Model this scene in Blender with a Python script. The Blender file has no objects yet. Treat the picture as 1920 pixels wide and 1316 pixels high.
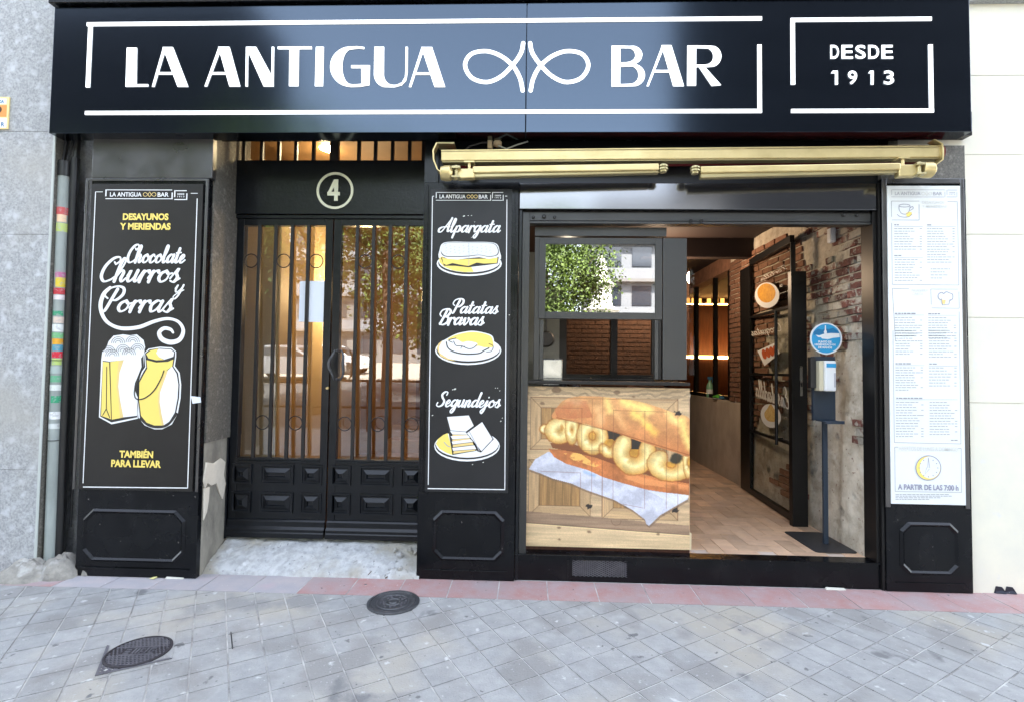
import bpy, bmesh, math, random
import numpy as np
from mathutils import Vector, Matrix
from mathutils.geometry import tessellate_polygon
random.seed(7); rng = np.random.default_rng(7)
S = bpy.context.scene
COL = S.collection
# ------------------------------------------------------------------ camera
F = 950.0
def cam_rot(p, y, r):
    B = np.array([[1,0,0],[0,0,-1],[0,1,0]], float)
    Rx = np.array([[1,0,0],[0,math.cos(p),-math.sin(p)],[0,math.sin(p),math.cos(p)]])
    Ry = np.array([[math.cos(y),0,math.sin(y)],[0,1,0],[-math.sin(y),0,math.cos(y)]])
    Rz = np.array([[math.cos(r),-math.sin(r),0],[math.sin(r),math.cos(r),0],[0,0,1]])
    return B @ Ry @ Rx @ Rz
CR = cam_rot(*np.radians([2.06, 1.845, 0.763]))
CP = np.array([0.0, -3.6, 1.48])
cam = bpy.data.cameras.new('camera'); cam.sensor_width = 36; cam.lens = 36*F/1920
cam.clip_start = 0.05; cam.clip_end = 500
camo = bpy.data.objects.new('camera', cam); COL.objects.link(camo)
camo.matrix_world = Matrix([list(CR[i])+[CP[i]] for i in range(3)]+[[0,0,0,1]])
S.camera = camo
# ------------------------------------------------------------------ sky, sun, exposure
W = bpy.data.worlds.new('World'); S.world = W; W.use_nodes = True
nt = W.node_tree; bg = nt.nodes['Background']
sky = nt.nodes.new('ShaderNodeTexSky'); sky.sky_type = 'NISHITA'; sky.sun_disc = False
SUN_EL, SUN_AZ = math.radians(52), math.radians(20)      # behind the bar's building
sky.sun_elevation = SUN_EL; sky.sun_rotation = SUN_AZ; sky.dust_density = 1.5; sky.air_density = 1.0; sky.ozone_density = 1.0
hsv = nt.nodes.new('ShaderNodeHueSaturation'); hsv.inputs['Saturation'].default_value = .48     # a slightly hazy, paler sky
nt.links.new(sky.outputs[0], hsv.inputs['Color']); nt.links.new(hsv.outputs[0], bg.inputs[0]); bg.inputs[1].default_value = 0.15
sl = bpy.data.lights.new('sun', 'SUN'); sl.energy = 4.5; sl.angle = math.radians(0.5); sl.color = (1, .95, .87)
so = bpy.data.objects.new('sun', sl); COL.objects.link(so); so.location = (0, 30, 40)
sd = Vector((math.sin(SUN_AZ)*math.cos(SUN_EL), math.cos(SUN_AZ)*math.cos(SUN_EL), math.sin(SUN_EL)))
so.rotation_euler = sd.to_track_quat('Z', 'Y').to_euler()
S.view_settings.view_transform = 'Standard'; S.view_settings.look = 'None'
S.view_settings.gamma = 1; S.view_settings.use_curve_mapping = False
S.view_settings.exposure = 3.35
S.render.engine = 'CYCLES'
S.cycles.max_bounces = 8; S.cycles.transparent_max_bounces = 16
S.cycles.caustics_reflective = False; S.cycles.caustics_refractive = False
# ------------------------------------------------------------------ picture -> place helpers
def ray(px, py): return CR @ np.array([px-960, 658-py, -F])
def atY(px, py, Y): d = ray(px, py); return CP + d*(Y-CP[1])/d[1]
def atZ(px, py, Z): d = ray(px, py); return CP + d*(Z-CP[2])/d[2]
def atX(px, py, X): d = ray(px, py); return CP + d*(X-CP[0])/d[0]
def proj(p):
    q = CR.T @ (np.array(p, float)-CP); return 960+F*q[0]/-q[2], 658-F*q[1]/-q[2]
class Plane:
    """a vertical plane: point p0, horizontal axis u, outward normal n"""
    def __init__(s, p0, u=(1,0,0), n=(0,-1,0)):
        s.p0 = np.array(p0, float); s.u = np.array(u, float)/np.linalg.norm(u); s.n = np.array(n, float)/np.linalg.norm(n)
    def st(s, px, py):
        d = ray(px, py); k = np.dot(s.p0-CP, s.n)/np.dot(d, s.n); q = CP+d*k
        return np.array([np.dot(q-s.p0, s.u), q[2]])
    def p3(s, st, off=0.0): return s.p0*np.array([1,1,0]) + s.u*st[0] + np.array([0,0,1])*st[1] + s.n*off
    def scale(s, px, py): a = s.st(px, py); b = s.st(px, py+10); return np.linalg.norm(a-b)/10
def PY(Y): return Plane((0, Y, 0))
# ------------------------------------------------------------------ materials
MATS = {}
def mat(name, col, rough=.5, metal=0, ior=1.45, col2=None, nscale=20, ndetail=6, bump=0, bscale=60, spots=None, emit=None, rvar=0, coat=0, objvar=0, coords='Object', stretch=(1,1,1), spec=.5, contrast=(.35,.65), stint=(1,1,1)):
    m = bpy.data.materials.new(name); m.use_nodes = True; t = m.node_tree; b = t.nodes['Principled BSDF']
    b.inputs['Base Color'].default_value = (*col, 1); b.inputs['Roughness'].default_value = rough
    b.inputs['Metallic'].default_value = metal; b.inputs['IOR'].default_value = ior
    b.inputs['Specular IOR Level'].default_value = spec; b.inputs['Specular Tint'].default_value = (*stint, 1)
    b.inputs['Coat Weight'].default_value = coat
    tc = t.nodes.new('ShaderNodeTexCoord'); mp = t.nodes.new('ShaderNodeMapping'); mp.inputs['Scale'].default_value = stretch
    geo = t.nodes.new('ShaderNodeNewGeometry')
    t.links.new(geo.outputs['Position'] if coords == 'World' else tc.outputs['Object'], mp.inputs[0])
    out = None
    if col2 is not None:
        n = t.nodes.new('ShaderNodeTexNoise'); n.inputs['Scale'].default_value = nscale; n.inputs['Detail'].default_value = ndetail; n.inputs['Roughness'].default_value = .65
        t.links.new(mp.outputs[0], n.inputs['Vector'])
        mr = t.nodes.new('ShaderNodeMapRange'); mr.inputs[1].default_value = contrast[0]; mr.inputs[2].default_value = contrast[1]
        t.links.new(n.outputs[0], mr.inputs[0])
        mx = t.nodes.new('ShaderNodeMix'); mx.data_type = 'RGBA'; mx.inputs[6].default_value = (*col, 1); mx.inputs[7].default_value = (*col2, 1)
        t.links.new(mr.outputs[0], mx.inputs[0]); out = mx.outputs[2]
    for (sc, lo, hi, c3, seed) in (spots or []):
        n = t.nodes.new('ShaderNodeTexNoise'); n.inputs['Scale'].default_value = sc; n.inputs['Detail'].default_value = 5
        n.noise_dimensions = '4D'; n.inputs['W'].default_value = seed
        t.links.new(mp.outputs[0], n.inputs['Vector'])
        mr = t.nodes.new('ShaderNodeMapRange'); mr.inputs[1].default_value = lo; mr.inputs[2].default_value = hi
        t.links.new(n.outputs[0], mr.inputs[0])
        mx = t.nodes.new('ShaderNodeMix'); mx.data_type = 'RGBA'; mx.inputs[7].default_value = (*c3, 1)
        if out is None: mx.inputs[6].default_value = (*col, 1)
        else: t.links.new(out, mx.inputs[6])
        t.links.new(mr.outputs[0], mx.inputs[0]); out = mx.outputs[2]
    if objvar:
        oi = t.nodes.new('ShaderNodeObjectInfo'); mr = t.nodes.new('ShaderNodeMapRange')
        mr.inputs[3].default_value = 1-objvar; mr.inputs[4].default_value = 1+objvar
        t.links.new(oi.outputs['Random'], mr.inputs[0])
        hs = t.nodes.new('ShaderNodeHueSaturation'); t.links.new(mr.outputs[0], hs.inputs['Value'])
        if out is None: hs.inputs['Color'].default_value = (*col, 1)
        else: t.links.new(out, hs.inputs['Color'])
        out = hs.outputs[0]
    if out is not None: t.links.new(out, b.inputs['Base Color'])
    if rvar:
        n = t.nodes.new('ShaderNodeTexNoise'); n.inputs['Scale'].default_value = 6; n.inputs['Detail'].default_value = 8
        t.links.new(mp.outputs[0], n.inputs['Vector'])
        mr = t.nodes.new('ShaderNodeMapRange'); mr.inputs[1].default_value = .3; mr.inputs[2].default_value = .7
        mr.inputs[3].default_value = max(.02, rough-rvar); mr.inputs[4].default_value = rough+rvar
        t.links.new(n.outputs[0], mr.inputs[0]); t.links.new(mr.outputs[0], b.inputs['Roughness'])
    if bump:
        n = t.nodes.new('ShaderNodeTexNoise'); n.inputs['Scale'].default_value = bscale; n.inputs['Detail'].default_value = 8
        t.links.new(mp.outputs[0], n.inputs['Vector'])
        bp = t.nodes.new('ShaderNodeBump'); bp.inputs['Strength'].default_value = bump; bp.inputs['Distance'].default_value = .01
        t.links.new(n.outputs[0], bp.inputs['Height']); t.links.new(bp.outputs[0], b.inputs['Normal'])
    if emit: b.inputs['Emission Color'].default_value = (*emit[0], 1); b.inputs['Emission Strength'].default_value = emit[1]
    MATS[name] = m; return m
def glass(name, refl, tint=(1,1,1), rough=0.0):
    m = bpy.data.materials.new(name); m.use_nodes = True; t = m.node_tree
    for n in list(t.nodes):
        if n.type != 'OUTPUT_MATERIAL': t.nodes.remove(n)
    o = t.nodes['Material Output']; a = t.nodes.new('ShaderNodeBsdfTransparent'); a.inputs[0].default_value = (*tint, 1)
    g = t.nodes.new('ShaderNodeBsdfGlossy'); g.inputs['Roughness'].default_value = rough
    mx = t.nodes.new('ShaderNodeMixShader'); fr = t.nodes.new('ShaderNodeFresnel'); fr.inputs[0].default_value = refl
    ge = t.nodes.new('ShaderNodeNewGeometry'); ml = t.nodes.new('ShaderNodeMath'); ml.operation = 'MULTIPLY_ADD'
    t.links.new(ge.outputs['Backfacing'], ml.inputs[0]); ml.inputs[1].default_value = -1; ml.inputs[2].default_value = 1
    m2_ = t.nodes.new('ShaderNodeMath'); m2_.operation = 'MULTIPLY'; t.links.new(fr.outputs[0], m2_.inputs[0]); t.links.new(ml.outputs[0], m2_.inputs[1])
    t.links.new(m2_.outputs[0], mx.inputs[0]); t.links.new(a.outputs[0], mx.inputs[1]); t.links.new(g.outputs[0], mx.inputs[2])
    t.links.new(mx.outputs[0], o.inputs[0]); MATS[name] = m; return m
def srgb(r, g, b):
    f = lambda c: (c/255/12.92) if c/255 <= .04045 else ((c/255+.055)/1.055)**2.4
    return (f(r), f(g), f(b))
# ------------------------------------------------------------------ mesh builder
class MB:
    def __init__(s): s.v = []; s.f = []
    def add(s, vs, fs):
        o = len(s.v); s.v += [tuple(map(float, p)) for p in vs]; s.f += [tuple(i+o for i in f) for f in fs]; return s
    def box(s, x0, x1, y0, y1, z0, z1):
        return s.hexa([(x0,y0,z0),(x1,y0,z0),(x1,y1,z0),(x0,y1,z0)], [(x0,y0,z1),(x1,y0,z1),(x1,y1,z1),(x0,y1,z1)])
    def hexa(s, a, b):
        return s.add(list(a)+list(b), [(3,2,1,0),(4,5,6,7),(0,1,5,4),(1,2,6,5),(2,3,7,6),(3,0,4,7)])
    def prism(s, pts, d):           # pts: planar 3D polygon, extruded by vector d
        n = len(pts); P = [Vector(map(float, p)) for p in pts]; D = Vector(d)
        tri = tessellate_polygon([P])
        vs = P+[p+D for p in P]; fs = [tuple(t) for t in tri]+[tuple(reversed([i+n for i in t])) for t in tri]
        fs += [(i, (i+1) % n, (i+1) % n+n, i+n) for i in range(n)]
        return s.add(vs, fs)
    def tube(s, pts, r, n=8, caps=True):
        P = [Vector(map(float, p)) for p in pts]; m = len(P)
        rs = r if isinstance(r, (list, tuple)) else [r]*m
        vs = []; prev = None
        for i, p in enumerate(P):
            t = (P[min(i+1, m-1)]-P[max(i-1, 0)]).normalized()
            if prev is None: a = t.orthogonal().normalized()
            else:
                a = prev-t*prev.dot(t); a = a.normalized() if a.length > 1e-6 else t.orthogonal().normalized()
            prev = a; b = t.cross(a)
            for k in range(n):
                an = 2*math.pi*k/n; vs.append(p+(a*math.cos(an)+b*math.sin(an))*rs[i])
        fs = [(i*n+k, i*n+(k+1) % n, (i+1)*n+(k+1) % n, (i+1)*n+k) for i in range(m-1) for k in range(n)]
        if caps: fs += [tuple(range(n-1, -1, -1)), tuple(range((m-1)*n, m*n))]
        return s.add(vs, fs)
    def lathe(s, c, prof, n=20, axis='Z'):   # prof: (r, h)
        vs = []
        for r, h in prof:
            for k in range(n):
                a = 2*math.pi*k/n; q = (r*math.cos(a), r*math.sin(a), h)
                if axis == 'Y': q = (q[0], q[2], q[1])
                if axis == 'X': q = (q[2], q[0], q[1])
                vs.append((c[0]+q[0], c[1]+q[1], c[2]+q[2]))
        m = len(prof)
        fs = [(i*n+k, i*n+(k+1) % n, (i+1)*n+(k+1) % n, (i+1)*n+k) for i in range(m-1) for k in range(n)]
        fs += [tuple(range(n-1, -1, -1)), tuple(range((m-1)*n, m*n))]
        return s.add(vs, fs)
    def ring(s, c, R, r, n=28, k=8, axis='Y'):
        pts = []
        for i in range(n):
            a = 2*math.pi*i/n; e = (math.cos(a), math.sin(a))
            for j in range(k):
                b = 2*math.pi*j/k; rr = R+r*math.cos(b); h = r*math.sin(b)
                q = (rr*e[0], h, rr*e[1]) if axis == 'Y' else (rr*e[0], rr*e[1], h)
                pts.append((c[0]+q[0], c[1]+q[1], c[2]+q[2]))
        fs = [(i*k+j, i*k+(j+1) % k, ((i+1) % n)*k+(j+1) % k, ((i+1) % n)*k+j) for i in range(n) for j in range(k)]
        return s.add(pts, fs)
    def ribbon(s, plane, pts, w, off=.001, h=.0012, rnd=True):
        """a raised pen stroke lying on a plane; pts are (s, t) metres"""
        P = [np.array(p, float) for p in pts]; m = len(P)
        L, Cc, Rr = [], [], []
        for i, p in enumerate(P):
            t = P[min(i+1, m-1)]-P[max(i-1, 0)]; t = t/(np.linalg.norm(t)+1e-9); nn = np.array([-t[1], t[0]])
            ww = (w[i] if hasattr(w, '__len__') else w)/2
            L.append(plane.p3(p+nn*ww, off)); Rr.append(plane.p3(p-nn*ww, off)); Cc.append(plane.p3(p, off+h))
        vs = L+Cc+Rr
        fs = [(i, i+1, m+i+1, m+i) for i in range(m-1)]+[(m+i, m+i+1, 2*m+i+1, 2*m+i) for i in range(m-1)]
        s.add(vs, fs)
        if rnd:
            for e in (0, -1):
                ww = (w[e] if hasattr(w, '__len__') else w)/2; c = P[e]
                vs = [plane.p3(c, off+h)]+[plane.p3(c+np.array([math.cos(a), math.sin(a)])*ww, off) for a in np.linspace(0, 2*math.pi, 13)[:-1]]
                s.add(vs, [(0, 1+i, 1+(i+1) % 12) for i in range(12)])
        return s
    def fill(s, plane, pts, off):
        P = [Vector((float(p[0]), float(p[1]), 0)) for p in pts]
        s.add([plane.p3(p, off) for p in pts], [tuple(t) for t in tessellate_polygon([P])]); return s
    def build(s, name, m, parent=None, smooth=False, bevel=0, kind=None, label=None):
        o0 = Vector((0,0,0))
        q = parent
        while q is not None: o0 = o0+q.location; q = q.parent
        me = bpy.data.meshes.new(name); me.from_pydata([Vector(p)-o0 for p in s.v], [], s.f)
        me.materials.append(MATS[m] if isinstance(m, str) else m)
        bm = bmesh.new(); bm.from_mesh(me); bmesh.ops.recalc_face_normals(bm, faces=bm.faces); bm.to_mesh(me); bm.free()
        if smooth: me.shade_smooth(); me.set_sharp_from_angle(angle=math.radians(40))
        o = bpy.data.objects.new(name, me); COL.objects.link(o); o.parent = parent
        if bevel:
            b = o.modifiers.new('bevel', 'BEVEL'); b.width = bevel; b.segments = 2; b.limit_method = 'ANGLE'
        if kind: o['kind'] = kind
        if label: o['label'] = label
        return o
def thing(name, label, cat, loc=(0,0,0), group=None):
    o = bpy.data.objects.new(name, None); COL.objects.link(o); o.location = loc; o.empty_display_size = .1
    o['label'] = label; o['category'] = cat
    if group: o['group'] = group
    return o
def tag(o, label, cat, group=None):
    o['label'] = label; o['category'] = cat
    if group: o['group'] = group
    return o
def catmull(pts, n=6, closed=False):
    P = [np.array(p, float) for p in pts]; out = []; m = len(P)
    rngi = range(m if closed else m-1)
    for i in rngi:
        g = (lambda k: P[k % m]) if closed else (lambda k: P[min(max(k, 0), m-1)])
        a, b, c, d = g(i-1), g(i), g(i+1), g(i+2)
        for k in range(n):
            t = k/n; out.append(.5*((2*b)+(-a+c)*t+(2*a-5*b+4*c-d)*t*t+(-a+3*b-3*c+d)*t**3))
    if not closed: out.append(P[-1])
    return out
# pixel-space drawing on a plane
def pfill(mb, pl, pts, off, smooth=False):
    if smooth: pts = catmull(pts, 5, True)
    return mb.fill(pl, [pl.st(*p) for p in pts], off)
def pstroke(mb, pl, pts, wpx, off=.002, smooth=True, h=.0008, closed=False):
    if smooth: pts = catmull(pts, 7, closed)
    if closed: pts = list(pts)+[pts[0]]
    sc = pl.scale(*pts[0])
    w = [x*sc for x in np.interp(np.linspace(0, 1, len(pts)), np.linspace(0, 1, len(wpx)), wpx)] if hasattr(wpx, '__len__') else wpx*sc
    return mb.ribbon(pl, [pl.st(*p) for p in pts], w, off, h)
def prect(mb, pl, x0, y0, x1, y1, off, th=None):
    a = pl.st(x0, y0); b = pl.st(x1, y1)
    pts = [(a[0], a[1]), (b[0], a[1]), (b[0], b[1]), (a[0], b[1])]
    if th: return mb.prism([pl.p3(p, off) for p in pts], pl.n*th)
    return mb.fill(pl, pts, off)
def pell(cx, cy, rx, ry, n=28, rot=0, a0=0, a1=2*math.pi):
    c, s_ = math.cos(rot), math.sin(rot)
    full = abs(a1-a0-2*math.pi) < 1e-6
    A = np.linspace(a0, a1, n+1)[:-1] if full else np.linspace(a0, a1, n)
    return [(cx+rx*math.cos(a)*c-ry*math.sin(a)*s_, cy+rx*math.cos(a)*s_+ry*math.sin(a)*c) for a in A]
# box from picture corners: front face on plane Y, thickness back
def rbox(px0, py0, px1, py1, Y, depth, mb=None):
    a = atY(px0, py0, Y); b = atY(px1, py1, Y); mb = mb or MB()
    return mb.box(a[0], b[0], Y, Y+depth, b[2], a[2])
# ------------------------------------------------------------------ lettering
def text_mesh(body, bold=0.0, spacing=1.0, align='CENTER'):
    c = bpy.data.curves.new('t', 'FONT'); c.body = body; c.size = 1; c.offset = bold; c.space_character = spacing; c.resolution_u = 4
    c.align_x = align; c.space_line = .9
    o = bpy.data.objects.new('t', c); COL.objects.link(o)
    dg = bpy.context.evaluated_depsgraph_get(); me = bpy.data.meshes.new_from_object(o.evaluated_get(dg))
    v = [(p.co.x, p.co.y) for p in me.vertices]; f = [tuple(p.vertices) for p in me.polygons]
    bpy.data.objects.remove(o); bpy.data.curves.remove(c); bpy.data.meshes.remove(me)
    return np.array(v), f
def text(mb, pl, body, x0, y0, x1, y1, off=.002, bold=0.02, spacing=1.0, align='CENTER', flip=False):
    v, f = text_mesh(body, bold, spacing, align); lo, hi = v.min(0), v.max(0)
    a = pl.st(x0, y1); b = pl.st(x1, y0)
    q = (v-lo)/(hi-lo)
    if flip: q[:, 0] = 1-q[:, 0]
    q = a+q*(b-a)
    return mb.add([pl.p3(p, off) for p in q], f)
GL = {
'a': (1.0, [[(.78,.85),(.45,1.02),(.1,.6),(.2,.05),(.5,.15),(.72,.6),(.82,.98)], [(.82,.98),(.74,.3),(.88,.0),(1.1,.3)]]),
'o': (.88, [[(.5,1.0),(.15,.75),(.08,.3),(.35,0),(.7,.25),(.72,.75),(.48,1.0)], [(.5,.95),(.68,.72),(.98,.78)]]),
'h': (.88, [[(0,.3),(.32,1.2),(.42,1.9),(.25,2.1),(.12,1.5),(.08,0)], [(.1,.35),(.38,.98),(.58,.8),(.52,.25),(.68,0),(.92,.32)]]),
'c': (.75, [[(.62,.75),(.45,1.0),(.12,.65),(.15,.15),(.4,0),(.8,.35)]]),
'l': (.52, [[(0,.3),(.33,1.25),(.4,1.95),(.22,2.1),(.12,1.4),(.14,.25),(.3,0),(.58,.32)]]),
't': (.58, [[(0,.3),(.22,.9),(.3,1.75)], [(.3,1.75),(.18,.3),(.34,0),(.62,.32)], [(.0,1.2),(.6,1.26)]]),
'e': (.7, [[(.02,.35),(.4,.5),(.55,.8),(.38,1.0),(.12,.65),(.14,.15),(.38,0),(.75,.34)]]),
'u': (.92, [[(0,.5),(.14,1.0),(.1,.3),(.28,0),(.55,.35),(.7,1.0)], [(.7,1.0),(.64,.25),(.78,0),(.98,.32)]]),
'r': (.66, [[(-.05,.32),(.14,.95),(.2,.9),(.12,.35),(.1,-.02)], [(.13,.45),(.3,.88),(.56,1.02),(.62,.86)]]),
's': (.68, [[(0,.3),(.38,1.2),(.36,.8),(.54,.4),(.38,0),(.08,.1)], [(.42,.03),(.75,.32)]]),
'p': (.9, [[(0,.35),(.2,1.0),(.1,0),(.02,-.85)], [(.15,.6),(.42,1.0),(.72,.75),(.6,.12),(.25,.05)], [(.55,.06),(.95,.32)]]),
'g': (.92, [[(.74,.85),(.42,1.02),(.1,.6),(.2,.08),(.5,.2),(.72,.7),(.78,.98)], [(.78,.98),(.68,-.3),(.42,-.9),(.2,-.65),(.5,-.1),(.98,.32)]]),
'y': (.92, [[(0,.5),(.14,1.0),(.12,.3),(.3,.02),(.58,.4),(.74,1.0)], [(.74,1.0),(.62,-.3),(.36,-.9),(.14,-.6),(.45,-.1),(.95,.32)]]),
'n': (.88, [[(0,.4),(.16,1.0),(.08,0)], [(.1,.4),(.4,1.0),(.6,.8),(.52,.2),(.68,0),(.92,.32)]]),
'd': (1.0, [[(.78,.85),(.45,1.02),(.1,.6),(.2,.05),(.5,.15),(.74,.6)], [(.92,2.1),(.74,.4),(.88,0),(1.1,.3)]]),
'j': (.5, [[(0,.35),(.25,1.0),(.14,-.3),(-.1,-.9),(-.3,-.6),(.05,-.1),(.5,.32)], [(.32,1.42),(.34,1.48)]]),
'v': (.85, [[(0,.6),(.18,1.0),(.22,.3),(.4,0),(.66,.5),(.62,.95)], [(.62,.95),(.72,.74),(.95,.78)]]),
'q': (.92, [[(.74,.85),(.42,1.02),(.1,.6),(.2,.08),(.5,.2),(.74,.8)], [(.78,1.0),(.66,0),(.54,-.9)], [(.62,-.25),(.98,.32)]]),
'i': (.5, [[(0,.35),(.2,1.0),(.15,.25),(.28,0),(.55,.32)], [(.3,1.42),(.32,1.48)]]),
'C': (1.15, [[(.95,1.55),(1.2,1.85),(1.05,2.2),(.6,2.05),(.2,1.35),(.15,.5),(.5,0),(.95,.15),(1.2,.4)], [(.95,1.55),(.8,1.75)]]),
'P': (1.2, [[(.75,2.05),(.6,1.2),(.42,.2),(.3,0)], [(.25,1.2),(-.05,1.5),(.1,2.05),(.7,2.3),(1.2,2.1),(1.3,1.55),(.95,1.05),(.6,1.05)]]),
'A': (1.45, [[(.2,.75),(-.1,.5),(-.05,.05),(.35,.1),(.75,1.0),(1.25,2.2)], [(1.25,2.2),(1.12,1.0),(1.2,.1),(1.5,.3)], [(.35,.8),(1.3,.85)]]),
'B': (1.2, [[(.65,2.05),(.5,1.1),(.3,.1)], [(.15,1.2),(-.1,1.55),(.1,2.1),(.75,2.25),(1.15,1.9),(.95,1.3),(.6,1.15)], [(.6,1.15),(1.1,1.0),(1.15,.35),(.65,0),(.2,.2)]]),
'S': (1.2, [[(1.05,1.7),(1.1,2.1),(.75,2.2),(.42,1.8),(.6,1.3),(.95,.85),(.85,.25),(.4,0),(.05,.2),(.1,.6)]]),
'T': (1.1, [[(.75,2.0),(.6,1),(.4,.1),(.1,.05)], [(.05,1.6),(.15,2.05),(.6,2.15),(1.3,2.05),(1.5,2.25)]]),
'E': (1.1, [[(1.0,1.8),(.85,2.2),(.5,2.1),(.4,1.6),(.75,1.2),(.4,1.1),(.1,.6),(.25,.05),(.7,.05),(1.1,.4)]]),
}
def script(mb, pl, word, x0, y0, x1, y1, pen=.3, off=.002, flip=False, slant=.28, rot=0.0):
    strokes = []; x = 0
    for ch in word:
        adv, ss = GL[ch]
        for s_ in ss: strokes.append([np.array((p[0]+x+slant*p[1], p[1])) for p in catmull(s_, 6)])
        x += adv+.07
    if rot:
        c, s_ = math.cos(rot), math.sin(rot); strokes = [[np.array((p[0]*c-p[1]*s_, p[0]*s_+p[1]*c)) for p in st] for st in strokes]
    allp = np.array([p for s_ in strokes for p in s_]); lo, hi = allp.min(0)-pen/2, allp.max(0)+pen/2
    a = pl.st(x0, y1); b = pl.st(x1, y0); sc = (b-a)/(hi-lo)
    for k, s_ in enumerate(strokes):
        n = len(s_); ws = []
        for i in range(n):
            t = s_[min(i+1, n-1)]-s_[max(i-1, 0)]; t = t/(np.linalg.norm(t)+1e-9)
            ws.append(pen*(.5+.42*max(0, -t[1]))*abs(sc[1]))
        q = [((p-lo)/(hi-lo)) for p in s_]
        if flip: q = [np.array((1-p[0], p[1])) for p in q]
        mb.ribbon(pl, [a+p*(b-a) for p in q], ws, off+k*.00006, .0008)
    return mb
# ------------------------------------------------------------------ palette
mat('slab', (.340,.340,.330), .78, col2=(.275,.276,.272), nscale=11, bump=.5, bscale=110, coords='World', objvar=.06,
    spots=[(1.3,.50,.64,(.36,.335,.285),3.1),(3.5,.52,.62,(.25,.245,.235),12.1),(14,.64,.70,(.50,.50,.49),5.5),(60,.62,.70,(.40,.40,.39),15.5),(9,.675,.70,(.15,.15,.15),8.2),(28,.675,.71,(.12,.12,.12),8.9),(4.2,.64,.70,(.17,.17,.17),9.1)])
mat('joint', (.56,.55,.52), .9, col2=(.22,.21,.20), nscale=4, coords='World')
mat('red_tile', (.37,.20,.185), .8, col2=(.36,.27,.265), nscale=7, bump=.5, bscale=120, coords='World', objvar=.10, spots=[(2.4,.50,.66,(.33,.27,.27),1.2),(60,.62,.72,(.46,.38,.37),4.0),(24,.68,.72,(.10,.09,.09),6.2)])
mat('pale_tile', (.34,.33,.345), .8, col2=(.40,.36,.36), nscale=7, bump=.4, bscale=120, coords='World', objvar=.06, spots=[(3.4,.56,.68,(.42,.34,.35),1.2),(60,.66,.72,(.6,.6,.6),4.0)])
mat('granite_light', (.46,.465,.465), .7, col2=(.26,.265,.27), nscale=75, ndetail=5, bump=.25, bscale=140, coords='World', spots=[(16,.52,.7,(.54,.555,.57),2.0),(1.1,.5,.75,(.40,.38,.34),7.7)])
mat('granite_dark', (.15,.14,.12), .6, col2=(.075,.07,.06), nscale=80, ndetail=5, bump=.2, bscale=150, coords='World', spots=[(30,.55,.7,(.22,.205,.18),2.0)])
mat('cream_panel', (.74,.70,.575), .6, col2=(.67,.645,.55), nscale=3, bump=.05, bscale=60, coords='World', spots=[(14,.64,.74,(.68,.66,.6),2.2)])
mat('mortar_rough', (.33,.31,.27), .95, col2=(.20,.19,.17), nscale=14, bump=1, bscale=40, coords='World', spots=[(9,.55,.65,(.42,.41,.38),2.0)])
mat('step_concrete', (.46,.47,.47), .85, col2=(.35,.355,.355), nscale=22, bump=.8, bscale=30, coords='World', stretch=(1,1,1), spots=[(3.2,.48,.64,(.33,.31,.26),4.0),(34,.62,.7,(.20,.20,.20),6.1),(12,.62,.70,(.56,.57,.57),9.0)], contrast=(.4,.6))
mat('black_paint', (.0022,.0025,.0035), .25, col2=(.004,.0045,.006), nscale=3, bump=.02, bscale=20, ior=1.36, rvar=.08, coords='World', spots=[(5,.58,.8,(.012,.012,.013),3.0),(34,.70,.73,(.14,.13,.12),8.0)])
mat('black_sign', (.0018,.0022,.0035), .13, ior=1.75, stint=(.62,.80,1), spec=.6, coords='World', bump=.006, bscale=1.2)  # blue specular tint puts the paled sky's blue into the reflections
mat('black_header', (.012,.012,.014), .13, ior=2.3, spec=.65, coords='World', bump=.012, bscale=3)
mat('grey_metal', (.022,.022,.021), .38, ior=1.55, col2=(.024,.024,.023), nscale=4, coords='World', rvar=.05)
mat('lintel_metal', (.022,.020,.019), .33, ior=1.9, col2=(.034,.030,.028), nscale=5, coords='World', rvar=.08)
mat('door_paint', (.003,.0038,.0055), .28, ior=1.42, col2=(.006,.0075,.010), nscale=12, bump=.1, bscale=45, coords='World')
mat('bar_iron', (.010,.008,.008), .45, ior=1.5)
mat('poster_dark', (.013,.0112,.0098), .4, ior=1.42, col2=(.017,.015,.0135), nscale=3, coords='World')
mat('poster_dark_cool', (.011,.0115,.013), .4, ior=1.42, col2=(.0145,.0145,.0165), nscale=3, coords='World')
mat('print_white', (.82,.82,.82), .5)
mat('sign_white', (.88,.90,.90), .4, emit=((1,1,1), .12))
mat('print_yellow', srgb(240,214,110), .5)
mat('print_tan', srgb(228,200,130), .5)
mat('print_dark', (.03,.027,.024), .5)
mat('print_grey', (.42,.42,.46), .6)
mat('print_lilac', (.28,.28,.36), .6)
mat('print_pale', (.66,.66,.62), .6)
mat('print_menu', (.30,.30,.32), .6)
mat('menu_paper', (.72,.74,.73), .45)
mat('plate_gold', (.78,.77,.60), .35, metal=.2)
mat('brass', (.66,.53,.26), .38, metal=.6, col2=(.56,.44,.20), nscale=5, coords='World', rvar=.08)
mat('brass_dark', (.45,.38,.2), .4, metal=.7, rvar=.1)
mat('red_cloth', (.16,.012,.012), .8)
mat('conduit', (.36,.40,.38), .5, col2=(.28,.31,.29), nscale=9, coords='World', stretch=(1,1,.3))
mat('black_plastic', (.012,.012,.013), .4, ior=1.5)
mat('trim_light', (.5,.53,.5), .45)
mat('plaster_chip', (.68,.62,.52), .9, col2=(.55,.5,.42), nscale=6, bump=.4, bscale=30, coords='World')
mat('rough_stone', (.30,.28,.23), .95, col2=(.17,.155,.13), nscale=7, bump=1, bscale=25, coords='World', stretch=(1,1,.5))
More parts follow.
